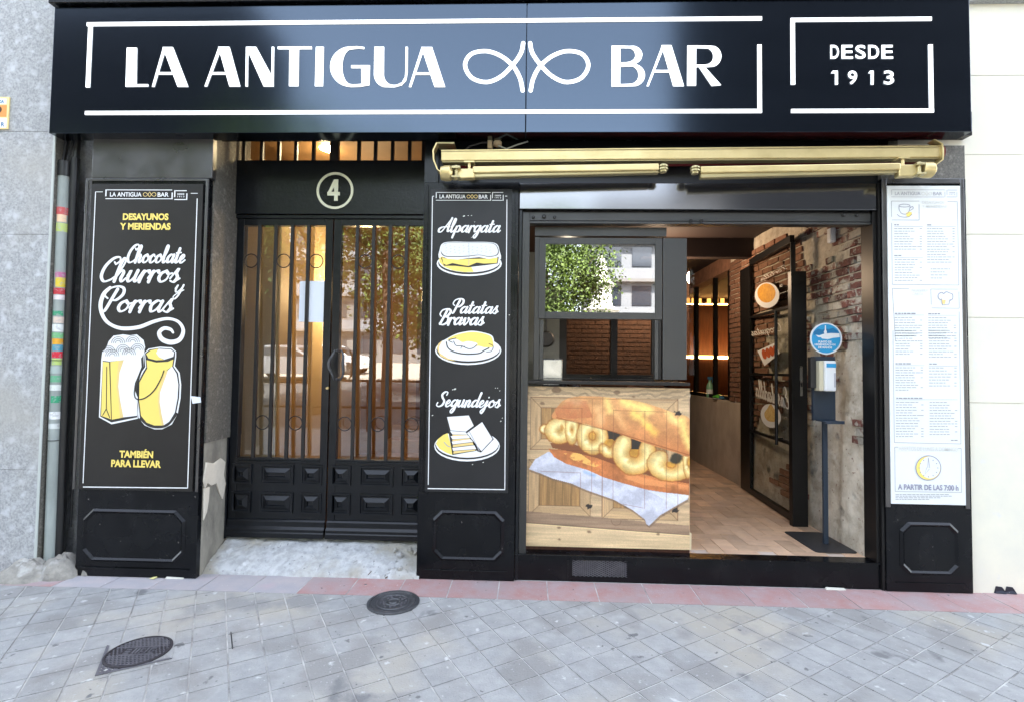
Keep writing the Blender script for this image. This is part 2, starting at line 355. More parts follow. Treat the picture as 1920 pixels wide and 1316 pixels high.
mat('terracotta', (.68,.47,.31), .42, col2=(.54,.36,.24), nscale=8, bump=.12, bscale=30, coords='World', objvar=.22, rvar=.12, spots=[(3.2,.55,.75,(.50,.36,.27),3.0)])
mat('grout', (.55,.45,.37), .9)
mat('brick', (.20,.075,.055), .9, col2=(.12,.05,.04), nscale=16, bump=1, bscale=50, coords='World', objvar=.35, spots=[(7,.50,.56,(.42,.38,.31),4.4),(26,.56,.62,(.38,.34,.28),7.4),(22,.6,.7,(.34,.26,.21),2.0)])
mat('brick_dim', (.24,.12,.075), .9, col2=(.16,.08,.05), nscale=14, bump=.8, bscale=50, coords='World', objvar=.3)
mat('old_plaster', (.62,.56,.46), .95, col2=(.36,.31,.24), nscale=5.5, bump=1, bscale=28, coords='World', spots=[(8,.56,.68,(.60,.57,.50),3.0),(5,.60,.7,(.16,.15,.135),6.0),(30,.62,.72,(.2,.12,.09),9.0)])
mat('concrete_low', (.46,.39,.32), .8, col2=(.37,.31,.25), nscale=6, bump=.3, bscale=50, coords='World', spots=[(20,.66,.75,(.45,.40,.34),3.0)], stretch=(1,1,.6))
mat('dark_wood', (.10,.035,.018), .5, col2=(.06,.02,.012), nscale=5, coords='World', stretch=(8,8,.6))
mat('brick_kitchen', (.09,.045,.027), .9, col2=(.055,.03,.02), nscale=14, bump=.8, bscale=50, coords='World')  # darkened copy of the brick; the kitchen's dimness is put into its colour
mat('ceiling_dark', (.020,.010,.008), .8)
mat('black_frame', (.007,.0065,.0065), .38, ior=1.38)
mat('hall_wall', (.26,.14,.055), .5, col2=(.21,.11,.04), nscale=4, coords='World', stretch=(1,1,.4))
mat('hall_beige', (.62,.50,.31), .55)
mat('hall_floor', (.30,.19,.11), .35, col2=(.24,.15,.09), nscale=6)
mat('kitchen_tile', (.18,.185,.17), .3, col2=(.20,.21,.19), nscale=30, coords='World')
mat('steel', (.30,.30,.29), .25, metal=1, rvar=.08)
mat('stand_blue', (.018,.030,.048), .42, ior=1.5)
mat('stand_base', (.022,.023,.026), .5, col2=(.028,.028,.03), nscale=30)
mat('sign_blue', (.03,.30,.56), .4)
mat('sign_blue_dark', (.015,.16,.34), .4)
mat('white_plastic', (.74,.75,.75), .35)
mat('dispenser_beige', (.55,.50,.36), .4)
mat('bottle_green', (.20,.42,.27), .3)
mat('cloth_green', (.10,.42,.06), .9)
mat('cloth_blue', (.03,.12,.22), .9)
mat('iron_cover', (.035,.037,.041), .5, ior=1.8, metal=.3, col2=(.06,.062,.068), nscale=25, bump=.3, bscale=60)
mat('iron_worn', (.16,.155,.17), .55, metal=.3, col2=(.11,.105,.12), nscale=30)
mat('iron_pit', (.030,.026,.030), .8)
mat('paper_white', (.74,.79,.86), .6)
mat('scrap_wood', (.10,.06,.04), .9)
mat('scrap_yellow', (.65,.60,.25), .8)
mat('scrap_pale', (.62,.60,.52), .8)
mat('amber_glow', (.9,.5,.15), .5, emit=((1,.50,.14), 6))
mat('lamp_glow', (1,.8,.5), .5, emit=((1,.78,.45), 18))
mat('bottle_amber', (.50,.22,.04), .15, emit=((1,.45,.1), .25))  # slight emission paints in the backlit glow of the bottles
mat('asphalt', (.10,.10,.10), .9, col2=(.075,.075,.075), nscale=40)
mat('plaza', (.40,.355,.29), .9)
mat('car_silver', (.42,.42,.43), .3, metal=.6)
mat('car_white', (.75,.75,.75), .3)
mat('car_dark', (.03,.035,.045), .25)
mat('tyre', (.02,.02,.02), .8)
mat('bark', (.13,.09,.06), .95, col2=(.07,.05,.035), nscale=12)
mat('leaf_dark', (.03,.05,.012), .6)
mat('leaf', (.15,.22,.035), .6, col2=(.07,.12,.02), nscale=1.2, coords='World', objvar=.15)
mat('facade_white', (.16,.155,.15), .8)
mat('facade_brick', (.40,.27,.20), .85)
mat('facade_grey', (.19,.20,.215), .8)
mat('window_dark', (.03,.035,.045), .1, ior=1.8)
mat('stone_pale', (.85,.82,.74), .8)
mat('facade_dark', (.009,.010,.013), .9, spec=.05)  # kept near black so both ends of the sign mirror darkness
glass('pane_door', 2.9, (.92,.90,.86))
glass('pane_sash', 4.5, (.4,.4,.4))
glass('pane_clear', 1.45, (.93,.94,.93))
# ------------------------------------------------------------------ key measures
LX = atY(95,255,-.17)[0]; LWX = -3.435            # corner of the left stone wall
PLx0, PLx1 = atY(140,1078,-.1)[0], atY(380,700,-.1)[0]
PCx0, PCx1 = atY(790,600,0)[0], atY(966,900,0)[0]
OPX0, OPX1 = -.055, 2.425                          # open shop bay
PRx0, PRx1 = 2.47, 3.045
FZ = .175                                          # bar floor height
DY = .27                                           # entrance door plane
# ------------------------------------------------------------------ ground
def slab_box(mb, poly, z0, z1): return mb.prism([(p[0], p[1], z0) for p in poly], (0, 0, z1-z0))
def clip(poly, f):
    out = []
    for i in range(len(poly)):
        a, b = poly[i], poly[(i+1) % len(poly)]; fa, fb = f(a), f(b)
        if fa >= 0: out.append(a)
        if fa*fb < 0: t = fa/(fa-fb); out.append((a[0]+t*(b[0]-a[0]), a[1]+t*(b[1]-a[1])))
    return out
ground = MB().box(-16, 16, -5.3, .9, -.30, -.0038).build('pavement', 'joint'); ground['kind'] = 'structure'
TP = .1632; TA = math.radians(32); tu = np.array([math.cos(TA), math.sin(TA)]); tv = np.array([math.sin(TA), -math.cos(TA)]); T0 = np.array([-.101, -.804])
STRIP = -.277
MH1 = (-.832, -.372, .163); MH2 = (-1.985, -1.0, .148)
def strip_y(x): return STRIP
near, far_ = [], []
hw = TP/2-.0040
proto = None
for i in range(-75, 76):
    for j in range(-60, 60):
        c = T0+tu*(i+.5)*TP+tv*(j+.5)*TP
        if abs(c[0]) > 9 or c[1] > STRIP+.12 or c[1] < -5.2: continue
        jit = rng.normal(0, .0012, 2); rj = rng.normal(0, .006)
        u2 = np.array([math.cos(TA+rj), math.sin(TA+rj)]); v2 = np.array([u2[1], -u2[0]])
        poly = [tuple(c+jit+u2*a*hw+v2*b*hw) for a, b in ((-1,-1),(-1,1),(1,1),(1,-1))]
        cp = clip(poly, lambda p: STRIP-.004-p[1])
        if len(cp) < 3: continue
        if math.hypot(c[0]-MH1[0], c[1]-MH1[1]) < .09 or math.hypot(c[0]-MH2[0], c[1]-MH2[1]) < .09: continue
        px, py = proj((c[0], c[1], 0)) if c[1] > -3.0 else (9999, 9999)
        clipped = len(cp) != 4 or any(abs(a[0]-b[0]) > 1e-9 for a, b in zip(sorted(cp), sorted(poly)))
        (near if (-60 < px < 1980 and py < 1370) else far_).append((c, cp, clipped, rj))
near.sort(key=lambda e: -e[0][1])
print('slabs near', len(near), 'far', len(far_))
pm = MB().box(-hw, hw, -hw, hw, -.02, 0)
pme = None
for k, (c, cp, clipped, rj) in enumerate(near[:299]):
    z = float(rng.normal(0, .0004))
    if clipped:
        o = slab_box(MB(), cp, -.02, z).build('paving_slab', 'slab', ground)
    else:
        if pme is None:
            o = pm.build('paving_slab', 'slab', ground); pme = o.data
        else:
            o = bpy.data.objects.new('paving_slab', pme); COL.objects.link(o); o.parent = ground
        o.location = (c[0], c[1], z); o.rotation_euler = (float(rng.normal(0,.0028)), float(rng.normal(0,.0028)), TA+rj)
mb = MB()
for c, cp, clipped, rj in near[299:]+far_: slab_box(mb, cp, -.02, 0)
mb.build('paving_slabs', 'slab', ground, kind='stuff')
# pink border tiles along the facade
x = -1.172-.33*24
while x < 9:
    j = float(rng.normal(0, .002)); red = x > -1.55 or x < -3.3
    m = MB().box(x+.004, x+.326, STRIP+.003, .30 if False else .02, -.02, float(rng.normal(-.0015, .0006)))
    if -3.8 < x < 4.4: m.build('border_tile', 'red_tile' if red else 'pale_tile', ground)
    else:
        m.build('border_tile', 'red_tile', ground)
    x += .33
# ------------------------------------------------------------------ big masses of the building
bl = thing('apartment_building', 'tall stone apartment building whose ground floor holds the black bar front', 'building', (0, .5, 0))
MB().box(-16, 16, -.02, .5, 4.12, 15).build('upper_wall', 'granite_light', bl)
MB().box(-16, 16, .5, 10, 3.42, 15.2).build('building_mass', 'facade_grey', bl)
MB().box(LWX-.3, PRx1+.05, .36, .5, 3.36, 4.12).build('bay_wall', 'facade_grey', bl)
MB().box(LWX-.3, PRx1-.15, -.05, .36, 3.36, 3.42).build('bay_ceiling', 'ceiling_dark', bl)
MB().box(-16, LWX-.35, .12, 10, -.2, 3.2).build('ground_floor_mass', 'ceiling_dark', bl)
MB().box(7.6, 16, .14, 10, -.2, 3.42).build('ground_floor_mass', 'ceiling_dark', bl)
MB().box(LWX-.35, PRx1+.05, 7.2, 10, -.2, 3.2).build('back_wall', 'ceiling_dark', bl)
# left stone wall
lw = thing('stone_wall', 'pale speckled grey granite wall at the left edge beside the sign and the stickered pipe', 'wall', (LWX, -.1, 0))
zs = [-.25, .9, 2.1, 3.10, 4.12]
zs = [-.25, atY(40,880,-.1)[2], atY(40,440,-.1)[2], atY(100,247,-.1)[2], 5.2]
for k in range(4):
    for xa, xb in ((-8, -5.6), (-5.597, LWX-.012)):
        MB().box(xa, xb, -.10, .12, zs[k]+.0015, zs[k+1]-.0015).build('stone_panel', 'granite_light', lw)
MB().box(-8, LWX-.02, -.095, .12, -.25, 5.2).build('wall_core', 'granite_dark', lw)
MB().box(LWX-.016, LWX, -.104, -.094, -.05, 4.1).build('edge_trim', 'trim_light', lw, bevel=.002)
MB().box(LWX-.012, LWX+.0, -.0935, .12, -.05, 4.1).build('side_face', 'granite_dark', lw)
# back of the niche that holds the pipes
MB().box(LWX, PLx0+.03, .10, .14, -.05, 3.2).build('niche_back', 'granite_light', lw)
# right wall
rw = thing('panel_wall', 'bright cream stone panel wall right of the bar front', 'wall', (PRx1, 0, 0))
ys = [1180, 755, 596, 440, 291, 142, -8, -160]
zz = [atY(1872, y, .02)[2] for y in ys]; zz[0] = -.05
for k in range(len(zz)-1):
    for xa, xb in ((PRx1+.0, 4.35), (4.3525, 5.9), (5.9025, 8)):
        MB().box(xa if xa > PRx1+.01 else 2.6 if zz[k] > 2.9 else PRx1-.03, xb, .02, .12, zz[k]+.002, zz[k+1]-.002).build('stone_panel', 'cream_panel', rw)
MB().box(2.7, 8, .028, .13, -.05, 5).build('wall_core', 'cream_panel', rw)
# mortar heap around the foot of the pipe
mb = MB(); hc = random.Random(3)
def heap(mb, cx, cy, rx, ry, h, n=14, m=6, seed=1):
    r_ = random.Random(seed); vs = [(cx, cy, h)]; fs = []
    for i in range(1, m+1):
        t = i/m
        for k in range(n):
            a = 2*math.pi*k/n; q = t*(1+r_.uniform(-.10, .10)); z = h*(1-t**2.2)*(1+r_.uniform(-.18, .18))-.015*(t > .95)
            vs.append((cx+rx*q*math.cos(a), cy+ry*q*math.sin(a), z))
    for k in range(n): fs.append((0, 1+k, 1+(k+1) % n))
    for i in range(m-1):
        for k in range(n): fs.append((1+i*n+k, 1+(i+1)*n+k, 1+(i+1)*n+(k+1) % n, 1+i*n+(k+1) % n))
    return mb.add(vs, fs)
heap(mb, -3.46, -.13, .19, .15, .11, seed=2); heap(mb, -3.26, -.08, .15, .14, .13, seed=5); heap(mb, -3.13, -.02, .08, .08, .10, seed=6)
tag(mb.build('mortar_heap', 'mortar_rough', smooth=True), 'rough grey lump of mortar smeared round the foot of the pipe', 'mortar')
heap(MB(), -3.09, -.08, .075, .07, .20, seed=9)
o = heap(MB(), -3.085, -.04, .07, .07, .19, seed=9).build('pipe_elbow', 'mortar_rough', smooth=True); tag(o, 'rounded cement covered pipe stub between the conduit and the left black pilaster', 'pipe')
# ------------------------------------------------------------------ pipes in the niche
def niche_pipe(px_top, py_top, px_bot, py_bot, Y): return atY(px_top, py_top, Y), atY(px_bot, py_bot, Y)
a, b = niche_pipe(121, 330, 93, 1085, -.04)
cxn = (a[0]+b[0])/2
cd = thing('conduit', 'pale grey green conduit pipe covered with small coloured stickers', 'pipe', (cxn, -.04, 0))
MB().tube([(b[0]+.0, -.04, 0), (a[0], -.04, a[2])], .038, 20).build('pipe', 'conduit', cd, smooth=True)
MB().tube([(a[0], -.04, a[2]-.01), (a[0], -.04, a[2]+.10)], .043, 20).build('cap', 'black_plastic', cd, smooth=True)
for dx in (-.02, .012, .03): MB().tube([(a[0]+dx, -.04, a[2]+.09), (a[0]+dx*1.6+.02, -.03, a[2]+.25), (a[0]+dx*2+.05, .02, a[2]+.45)], .011, 6).build('cable', 'black_plastic', cd, smooth=True)
stk = [(388,402,(200,90,90)),(402,416,(240,205,170)),(418,434,(190,205,120)),(510,520,(190,110,150)),(520,538,(225,200,60)),(540,552,(200,60,70)),(553,562,(235,225,225)),(583,592,(70,160,120)),(594,606,(225,205,190)),
       (608,622,(235,238,235)),(624,634,(120,190,130)),(635,646,(235,170,50)),(646,658,(90,160,180)),(659,671,(215,45,65)),(672,684,(190,215,120)),(686,700,(175,190,185)),(704,716,(110,180,140)),(721,732,(225,230,225)),(742,755,(60,165,120)),(772,786,(238,240,240)),(794,804,(210,215,212))]
def pipe_x(z): t = (z-b[2])/(a[2]-b[2]); return b[0]+(a[0]-b[0])*t
for k, (y0, y1, c) in enumerate(stk):
    z1 = atY(112, y0, -.08)[2]; z0 = atY(112, y1, -.08)[2]; m = MB(); w = random.Random(k).uniform(.7, 1.25); vs = []
    mn = 'sticker_%d' % k; mat(mn, srgb(*c), .5, col2=tuple(x*.45+.25 for x in srgb(*c)), nscale=45, contrast=(.5,.62))
    n = 8; da = random.Random(k+50).uniform(-.2, .2)
    for i in range(n+1):
        an = -.95+da+(i/n-.5)*2*w
        for z in (z0, z1): vs.append((pipe_x(z)+.0392*math.cos(an), -.04+.0392*math.sin(an), z))
    m.add(vs, [(2*i, 2*i+2, 2*i+3, 2*i+1) for i in range(n)]).build('sticker', mn, cd, smooth=True)
a2, b2 = atY(146, 300, -.0), atY(117, 1040, -.0)
bp = thing('black_pipe', 'thick black cable duct running up beside the stickered conduit', 'pipe', (a2[0], -.02, 0))
MB().tube([(b2[0], -.02, .02), (a2[0], -.02, a2[2])], .029, 16).build('pipe', 'black_plastic', bp, smooth=True)
MB().tube([(a2[0], -.02, a2[2]-.02), (a2[0]+.02, -.01, a2[2]+.3)], .02, 8).build('cable', 'black_plastic', bp, smooth=True)
MB().tube([(b2[0]+.05, .0, .3), (b2[0]+.055, .0, 1.0), (a2[0]+.05, .02, 2.6)], .008, 6).build('cable', 'black_plastic', bp, smooth=True)
w0 = atY(112, 642, -.08)
m = MB(); m.ring((pipe_x(1.5), -.04, 1.50), .042, .0025, 20, 5, 'Z')
m.build('wire_tie', 'grey_metal', cd)
MB().ring((pipe_x(.95), -.04, .93), .042, .0025, 20, 5, 'Z').build('wire_tie', 'grey_metal', cd)
# ------------------------------------------------------------------ pilasters
def octo(x0, x1, z0, z1, c, y): return [(x0+c,y,z0),(x1-c,y,z0),(x1,y,z0+c),(x1,y,z1-c),(x1-c,y,z1),(x0+c,y,z1),(x0,y,z1-c),(x0,y,z0+c)]
def plinth_panel(parent, x0, x1, z0, z1, y, c):
    w = .028
    A = octo(x0, x1, z0, z1, c, y-.002); B = octo(x0+w*.5, x1-w*.5, z0+w*.5, z1-w*.5, c*.93, y-.016); C_ = octo(x0+w, x1-w, z0+w, z1-w, c*.86, y-.003)
    m = MB(); m.add(A+B+C_, [(i, (i+1) % 8, 8+(i+1) % 8, 8+i) for i in range(8)]+[(8+i, 8+(i+1) % 8, 16+(i+1) % 8, 16+i) for i in range(8)])
    m.build('moulding', 'black_paint', parent)
    m = MB(); m.prism(octo(x0+w, x1-w, z0+w, z1-w, c*.86, y), (0, -.005, 0)); m.build('plinth_panel', 'black_paint', parent)
Y1 = -.1
# left
pz = atY(250, 270, Y1)[2]; zt = atY(250, 335, Y1)[2]
lp = thing('pilaster', 'wide black pilaster under the left end of the sign, carrying the breakfast poster', 'pilaster', ((PLx0+PLx1)/2, Y1, 0))
MB().box(PLx0, PLx1, Y1, Y1+.045, .0, zt-.003).build('body', 'black_paint', lp, bevel=.003)
MB().box(PLx0+.0, PLx1+.02, Y1-.004, Y1+.045, zt, pz+.25).build('head_panel', 'lintel_metal', lp, bevel=.003)
a = atY(158,952,Y1); b = atY(346,1055,Y1)
plinth_panel(lp, a[0], b[0]+.0, b[2], a[2], Y1, .07)
MB().box(PLx0+.02, PLx1-.05, Y1-.012, Y1, .055, .065).build('foot_bead', 'black_paint', lp, bevel=.002)
pf = atY(171,345,Y1); pg = atY(361,921,Y1)
m = MB(); X0, X1, Z0, Z1 = pf[0]-.035, pg[0]+.04, pg[2]-.0, pf[2]+.035
m.box(X0-.0, X0+.018, Y1-.008, Y1, Z0, Z1); m.box(X1-.018, X1, Y1-.008, Y1, Z0, Z1); m.box(X0+.018, X1-.018, Y1-.008, Y1, Z1-.018, Z1)
m.build('border_bead', 'lintel_metal', lp, bevel=.003)
# centre
ptz = atY(880, 342, 0)[2]
cpil = thing('pilaster', 'narrow black pilaster between the entrance door and the shop opening', 'pilaster', ((PCx0+PCx1)/2, 0, 0))
MB().box(PCx0, PCx1, 0, .245, 0, ptz-.002).build('body', 'black_paint', cpil, bevel=.003)
MB().box(PCx0, PCx0+.10, .01, .245, ptz, 3.2).build('head_panel', 'door_paint', cpil)
a = atY(812,955,0); b = atY(945,1052,0); plinth_panel(cpil, a[0], b[0], b[2], a[2], 0, .06)
MB().box(PCx0+.06, PCx1-.05, -.008, 0, .06, .07).build('foot_bead', 'black_paint', cpil, bevel=.002)
# right
rp = thing('pilaster', 'black pilaster at the right end of the bar front, carrying the white menu board', 'pilaster', (PRx1-.28, 0, 0))
mz = atY(1730, 335, 0)[2]
MB().box(PRx0, PRx1, 0, .12, 0, mz-.002).build('body', 'black_paint', rp, bevel=.003)
MB().box(PRx0, PRx1, .004, .12, mz, 3.09).build('head_panel', 'granite_dark', rp)
a = atY(1686,977,0); b = atY(1798,1078,0); plinth_panel(rp, a[0], b[0], b[2], a[2], 0, .055)
MB().box(PRx0+.06, PRx1-.05, -.008, 0, .06, .066).build('foot_bead', 'black_paint', rp, bevel=.002)
a = atY(1664,349,0); b = atY(1806,947,0)
m = MB(); m.box(a[0]-.045, a[0]-.012, -.01, 0, b[2]-.02, a[2]+.05); m.box(b[0]+.012, b[0]+.04, -.01, 0, b[2]-.02, a[2]+.05); m.box(a[0]-.012, b[0]+.012, -.01, 0, a[2]+.014, a[2]+.05)
m.build('border_bead', 'lintel_metal', rp, bevel=.004)
# granite pier between left pilaster and the door
gx0 = PLx1; gx1 = atY(430, 700, DY)[0]
gp = thing('stone_pier', 'speckled brown granite door reveal with broken plaster at its foot', 'wall', (gx0, 0, 0))
zb = 0.93
MB().hexa([(gx0-.2, Y1+.048, zb), (gx0+.01, Y1+.048, zb), (gx1+.01, .45, zb), (gx0-.2, .45, zb)], [(gx0-.2, Y1+.048, 3.34), (gx0+.01, Y1+.048, 3.34), (gx1+.01, .45, 3.34), (gx0-.2, .45, 3.34)]).build('granite_facing', 'granite_dark', gp)
MB().hexa([(gx0-.2, Y1+.05, -.02), (gx0-.004, Y1+.05, -.02), (gx1, .45, -.02), (gx0-.2, .45, -.02)], [(gx0-.2, Y1+.05, zb), (gx0-.004, Y1+.05, zb), (gx1, .45, zb), (gx0-.2, .45, zb)]).build('rough_base', 'rough_stone', gp)
gu = np.array([gx1-gx0,   .45-(Y1+.05), 0]); gu /= np.linalg.norm(gu); gpl = Plane((gx0-.004, Y1+.05, 0), gu, (gu[1], -gu[0], 0))
m = MB()
for pts in ([(384,866),(398,868),(412,858),(420,865),(417,890),(421,905),(415,935),(410,925),(403,905),(394,910),(386,905),(382,915),(379,900)],
            [(380,915),(390,912),(389,935),(385,960),(379,975)]):
    P = [gpl.st(*p) for p in pts]; m.prism([gpl.p3(p, .001) for p in P], gpl.n*.012)
m.build('plaster_patch', 'plaster_chip', gp, bevel=.004)
print('key', PLx0, PLx1, PCx0, PCx1, gx0, gx1, zt, pz, ptz, mz)
# ------------------------------------------------------------------ shop sign
YS = -.20; sp = PY(YS)
sx0, sx1 = atY(97, 130, YS)[0], atY(1820, 130, YS)[0]; sz0 = atY(950, 249, YS)[2]; sz1 = atY(950, 6, YS)[2]; seam = atY(987, 120, YS)[0]
sg = thing('shop_sign', 'long glossy black fascia sign with white art deco lettering across the top', 'sign', ((sx0+sx1)/2, YS, sz0))
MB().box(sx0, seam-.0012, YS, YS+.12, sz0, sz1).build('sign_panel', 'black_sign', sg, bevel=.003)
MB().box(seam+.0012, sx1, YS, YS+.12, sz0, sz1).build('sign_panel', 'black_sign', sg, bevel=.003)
MB().box(sx0-.02, sx1+.0, YS-.03, YS+.12, sz1+.012, sz1+.10).build('top_trim', 'black_paint', sg, bevel=.004)
MB().box(sx0+.03, sx1-.03, YS+.12, -.06, sz0+.02, sz1+.1).build('sign_box', 'black_paint', sg)
LT = .006
def bar(x0, y0, x1, y1, name='frame_line', T=LT):
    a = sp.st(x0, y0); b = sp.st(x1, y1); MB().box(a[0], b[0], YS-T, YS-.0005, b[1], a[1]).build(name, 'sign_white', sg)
def hbar(x0, x1, yl, yr, w=7.0):
    a = sp.st(x0, yl); b = sp.st(x1, yr); z = (a[1]+b[1])/2; h = sp.scale((x0+x1)/2, yl)*w/2
    MB().box(a[0], b[0], YS-LT, YS-.0005, z-h, z+h).build('frame_line', 'sign_white', sg); return z-h, z+h
def vbar(xa, ya, xb, yb, z0, z1, w=7.5):
    a = sp.st(xa, ya); b = sp.st(xb, yb); x = (a[0]+b[0])/2; h = sp.scale(xa, ya)*w/2; z0 = b[1] if z0 is None else z0; z1 = a[1] if z1 is None else z1
    MB().box(x-h, x+h, YS-LT, YS-.0005, z0, z1).build('frame_line', 'sign_white', sg)
q = hbar(164,1428,44.5,38.5); vbar(168.5,49,167.5,165,None,q[0]-.0005); q = hbar(160.5,1428,212.5,210); vbar(1423.5,85,1424,208,q[1]+.0005,None)
q = hbar(1482,1746,38.5,37); vbar(1486,42,1486,160,None,q[0]-.0005); q = hbar(1483,1750,209.5,208.5); vbar(1744,85,1745.5,204,q[1]+.0005,None)
def letter(polys, zoom=2.0, ox=0.0, name='letter'):
    m = MB()
    for k, P in enumerate(polys):
        P = [(ox+x/zoom, y/zoom) for x, y in P]
        m.prism([sp.p3(sp.st(*p), .0005) for p in P], sp.n*(LT+.0003*k))
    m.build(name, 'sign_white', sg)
def arc(cx, cy, rx, ry, a0, a1, n=16): return [(cx+rx*math.cos(math.radians(a)), cy+ry*math.sin(math.radians(a))) for a in np.linspace(a0, a1, n)]
letter([[(478,182),(515,182),(513,319),(557,319),(557,327),(473,328)]])
def A_(xl, xt0, xt1, xb0, xb1, top, bot, cb, ox=0.0):
    # thin left stroke, crossbar, thick right stroke
    def xr(y): return xt0+(xb0-xt0)*(y-top)/(bot-top)
    def xlft(y): return (xt0+4)+(xl-xt0-4)*(y-top)/(bot-top)
    letter([[(xl,bot),(xt0+2,top),(xt0+11,top+5),(xl+8,bot)], [(xlft(cb)+5,cb),(xr(cb)+3,cb),(xr(cb)+3,cb+8),(xlft(cb)+3,cb+8)],
            [(xt0,top),(xt1,top),(xb1,bot),(xb0,bot)]], 2.0, ox)
A_(572, 612, 650, 668, 707, 180, 328, 274)
A_(769, 820, 862, 862, 902, 179, 327, 274)
letter([[(922,327),(924,179),(932,179),(930,327)], [(924,179),(962,179),(1027,300),(1027,327),(990,327)], [(1019,300),(1021,179),(1029,179),(1027,300)]])
letter([[(1043,178),(1170,178),(1170,187),(1043,187)], [(1087,187.5),(1122,187.5),(1120,326),(1085,326)]])
letter([[(1186,179),(1215,179),(1212,326),(1182,326)]])
letter([[(1367,180),(1366,187),(1345,184),(1318,188)]+arc(1318,253,34,66,-100,-260,14)+[(1325,320),(1356,318),(1356,258),(1318,258),(1318,248),(1388,248),(1386,322),(1350,328),(1318,329)]+arc(1315,253,76,75,95,265,18)+[(1340,177)]])
letter([[(1405,179),(1441,179),(1440,280)]+[(x, y) for x, y in arc(1476,282,36,40,175,90,8)]+[(1490,321)]+[(1508,312),(1519,292),(1521,270),(1522,179),(1530,179),(1529,275),(1524,303),(1508,322),(1480,330)]+arc(1450,282,47,48,100,178,10)])
A_(1534, 1580, 1621, 1630, 1670, 180, 329, 275)
letter([[(373,175),(406,175),(405,327),(373,327)], [(406,175),(440,176)]+arc(450,209,38,34,-80,80,12)+[(430,245),(406,245),(406,238),(428,237)]+arc(432,209,30,27,70,-70,10)+[(406,183)],
        [(406,246),(445,246)]+arc(455,285,43,41,-80,82,14)+[(406,327),(406,319),(440,318)]+arc(442,284,32,34,75,-75,12)+[(406,253)]], 2, 960)
A_(504, 560, 597, 604, 644, 173, 326, 266, 960)
letter([[(657,174),(690,174),(689,324),(656,324)], [(690,174),(740,175)]+arc(748,214,36,39,-75,75,12)+[(735,254),(690,254),(690,246),(722,246)]+arc(726,214,28,31,70,-75,10)+[(690,183)], [(700,254),(722,254),(783,322),(748,325)]], 2, 960)
def pen(pts, w, name):
    m = MB(); m.ribbon(sp, [sp.st(*p) for p in catmull(pts, 8)], w*sp.scale(980,120), .002, .004); m.build(name, 'sign_white', sg)
loop = [(994,82),(998,100),(1012,121),(1035,144),(1062,155),(1090,147),(1103,124),(1092,103),(1064,97),(1036,106),(1013,125),(1000,148),(995,171)]
pen(loop, 7.5, 'ribbon_loop'); pen([(1975-x, y) for x, y in loop], 7.5, 'ribbon_loop')
def word(pl, body, x0, y0, x1, y1, m, parent, bold=.02, spacing=1, off=.002, name='lettering', align='CENTER'):
    mb = MB(); text(mb, pl, body, x0, y0, x1, y1, off, bold, spacing, align); return mb.build(name, m, parent)
for body, xs, y0, y1 in (('DESDE', (1556,1577,1603,1627,1652,1674), 86, 112), ('1913', (1557,1570,1589,1606,1627,1637,1656,1675), 134, 160)):
    for k, ch in enumerate(body):
        if body == 'DESDE': x0, x1 = xs[k], xs[k+1]-5 if k < 4 else 1673
        else: x0, x1 = xs[2*k], xs[2*k+1]
        if ch == '1': letter([[(x1-4.6,y0+.3),(x1,y0+.3),(x1,y1),(x1-4.6,y1)], [(x0+.5,y0+4.6),(x0+3.5,y0+.3),(x1-4.7,y0+.3),(x1-4.7,y0+4.6)]], 1.0); continue
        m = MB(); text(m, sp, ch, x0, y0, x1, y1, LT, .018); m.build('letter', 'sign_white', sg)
# cables and bracket below the sign
wm = thing('cable_clutter', 'loose wires and a small beige bracket hanging under the sign above the awning', 'cable', tuple(atY(925,268,-.02)))
MB().tube([atY(860,292,-.05), atY(880,275,-.04), atY(905,268,-.03), atY(935,270,-.02)], .006, 6).build('cable', 'black_plastic', wm, smooth=True)
MB().tube([atY(930,272,-.05), atY(950,280,-.06), atY(970,272,-.05), atY(990,266,-.03)], .005, 6).build('cable', 'trim_light', wm, smooth=True)
a = atY(915,256,-.03); b = atY(923,281,-.03); MB().box(a[0], b[0], -.05, .02, b[2], a[2]).build('bracket', 'hall_beige', wm)
c = atY(933,271,-.04); MB().lathe((c[0], c[1], c[2]-.02), [(.012,0),(.03,.01),(.03,.035),(.012,.05)], 12).build('socket', 'hall_beige', wm, smooth=True)
# dark ceiling/soffit behind sign, wall above bays
sfz = atY(400, 262, 0)[2]
o = MB().box(PLx0, PRx1-.0, -.059, .03, 3.135, 3.3).build('soffit', 'black_paint', sg)
# ------------------------------------------------------------------ panel over shop bay + header beam
hd = thing('shopfront_frame', 'black metal frame round the shop opening with a shiny header beam', 'shop front', ((OPX0+OPX1)/2, 0, FZ))
hz0, hz1 = atY(1300, 393.5, .01)[2], atY(1300, 344, .01)[2]
MB().box(PCx0+.10, PRx0-.002, .035, .12, hz1+.004, 3.2).build('upper_panel', 'door_paint', hd)
MB().box(PCx1+.004, PRx0-.03, .01, .12, hz0, hz1).build('header_beam', 'black_header', hd, bevel=.004)
tz0, tz1 = atY(1300, 421, .05)[2], atY(1300, 399.5, .05)[2]
MB().box(OPX0+.02, OPX1, .05, .12, tz0+.022, tz1).build('door_track', 'grey_metal', hd, bevel=.002)
MB().box(OPX0+.02, OPX1, .045, .12, tz0, tz0+.017).build('track_lip', 'grey_metal', hd, bevel=.002)
MB().box(OPX0, OPX1, .065, .13, tz0+.01, hz0).build('track_recess', 'black_frame', hd)
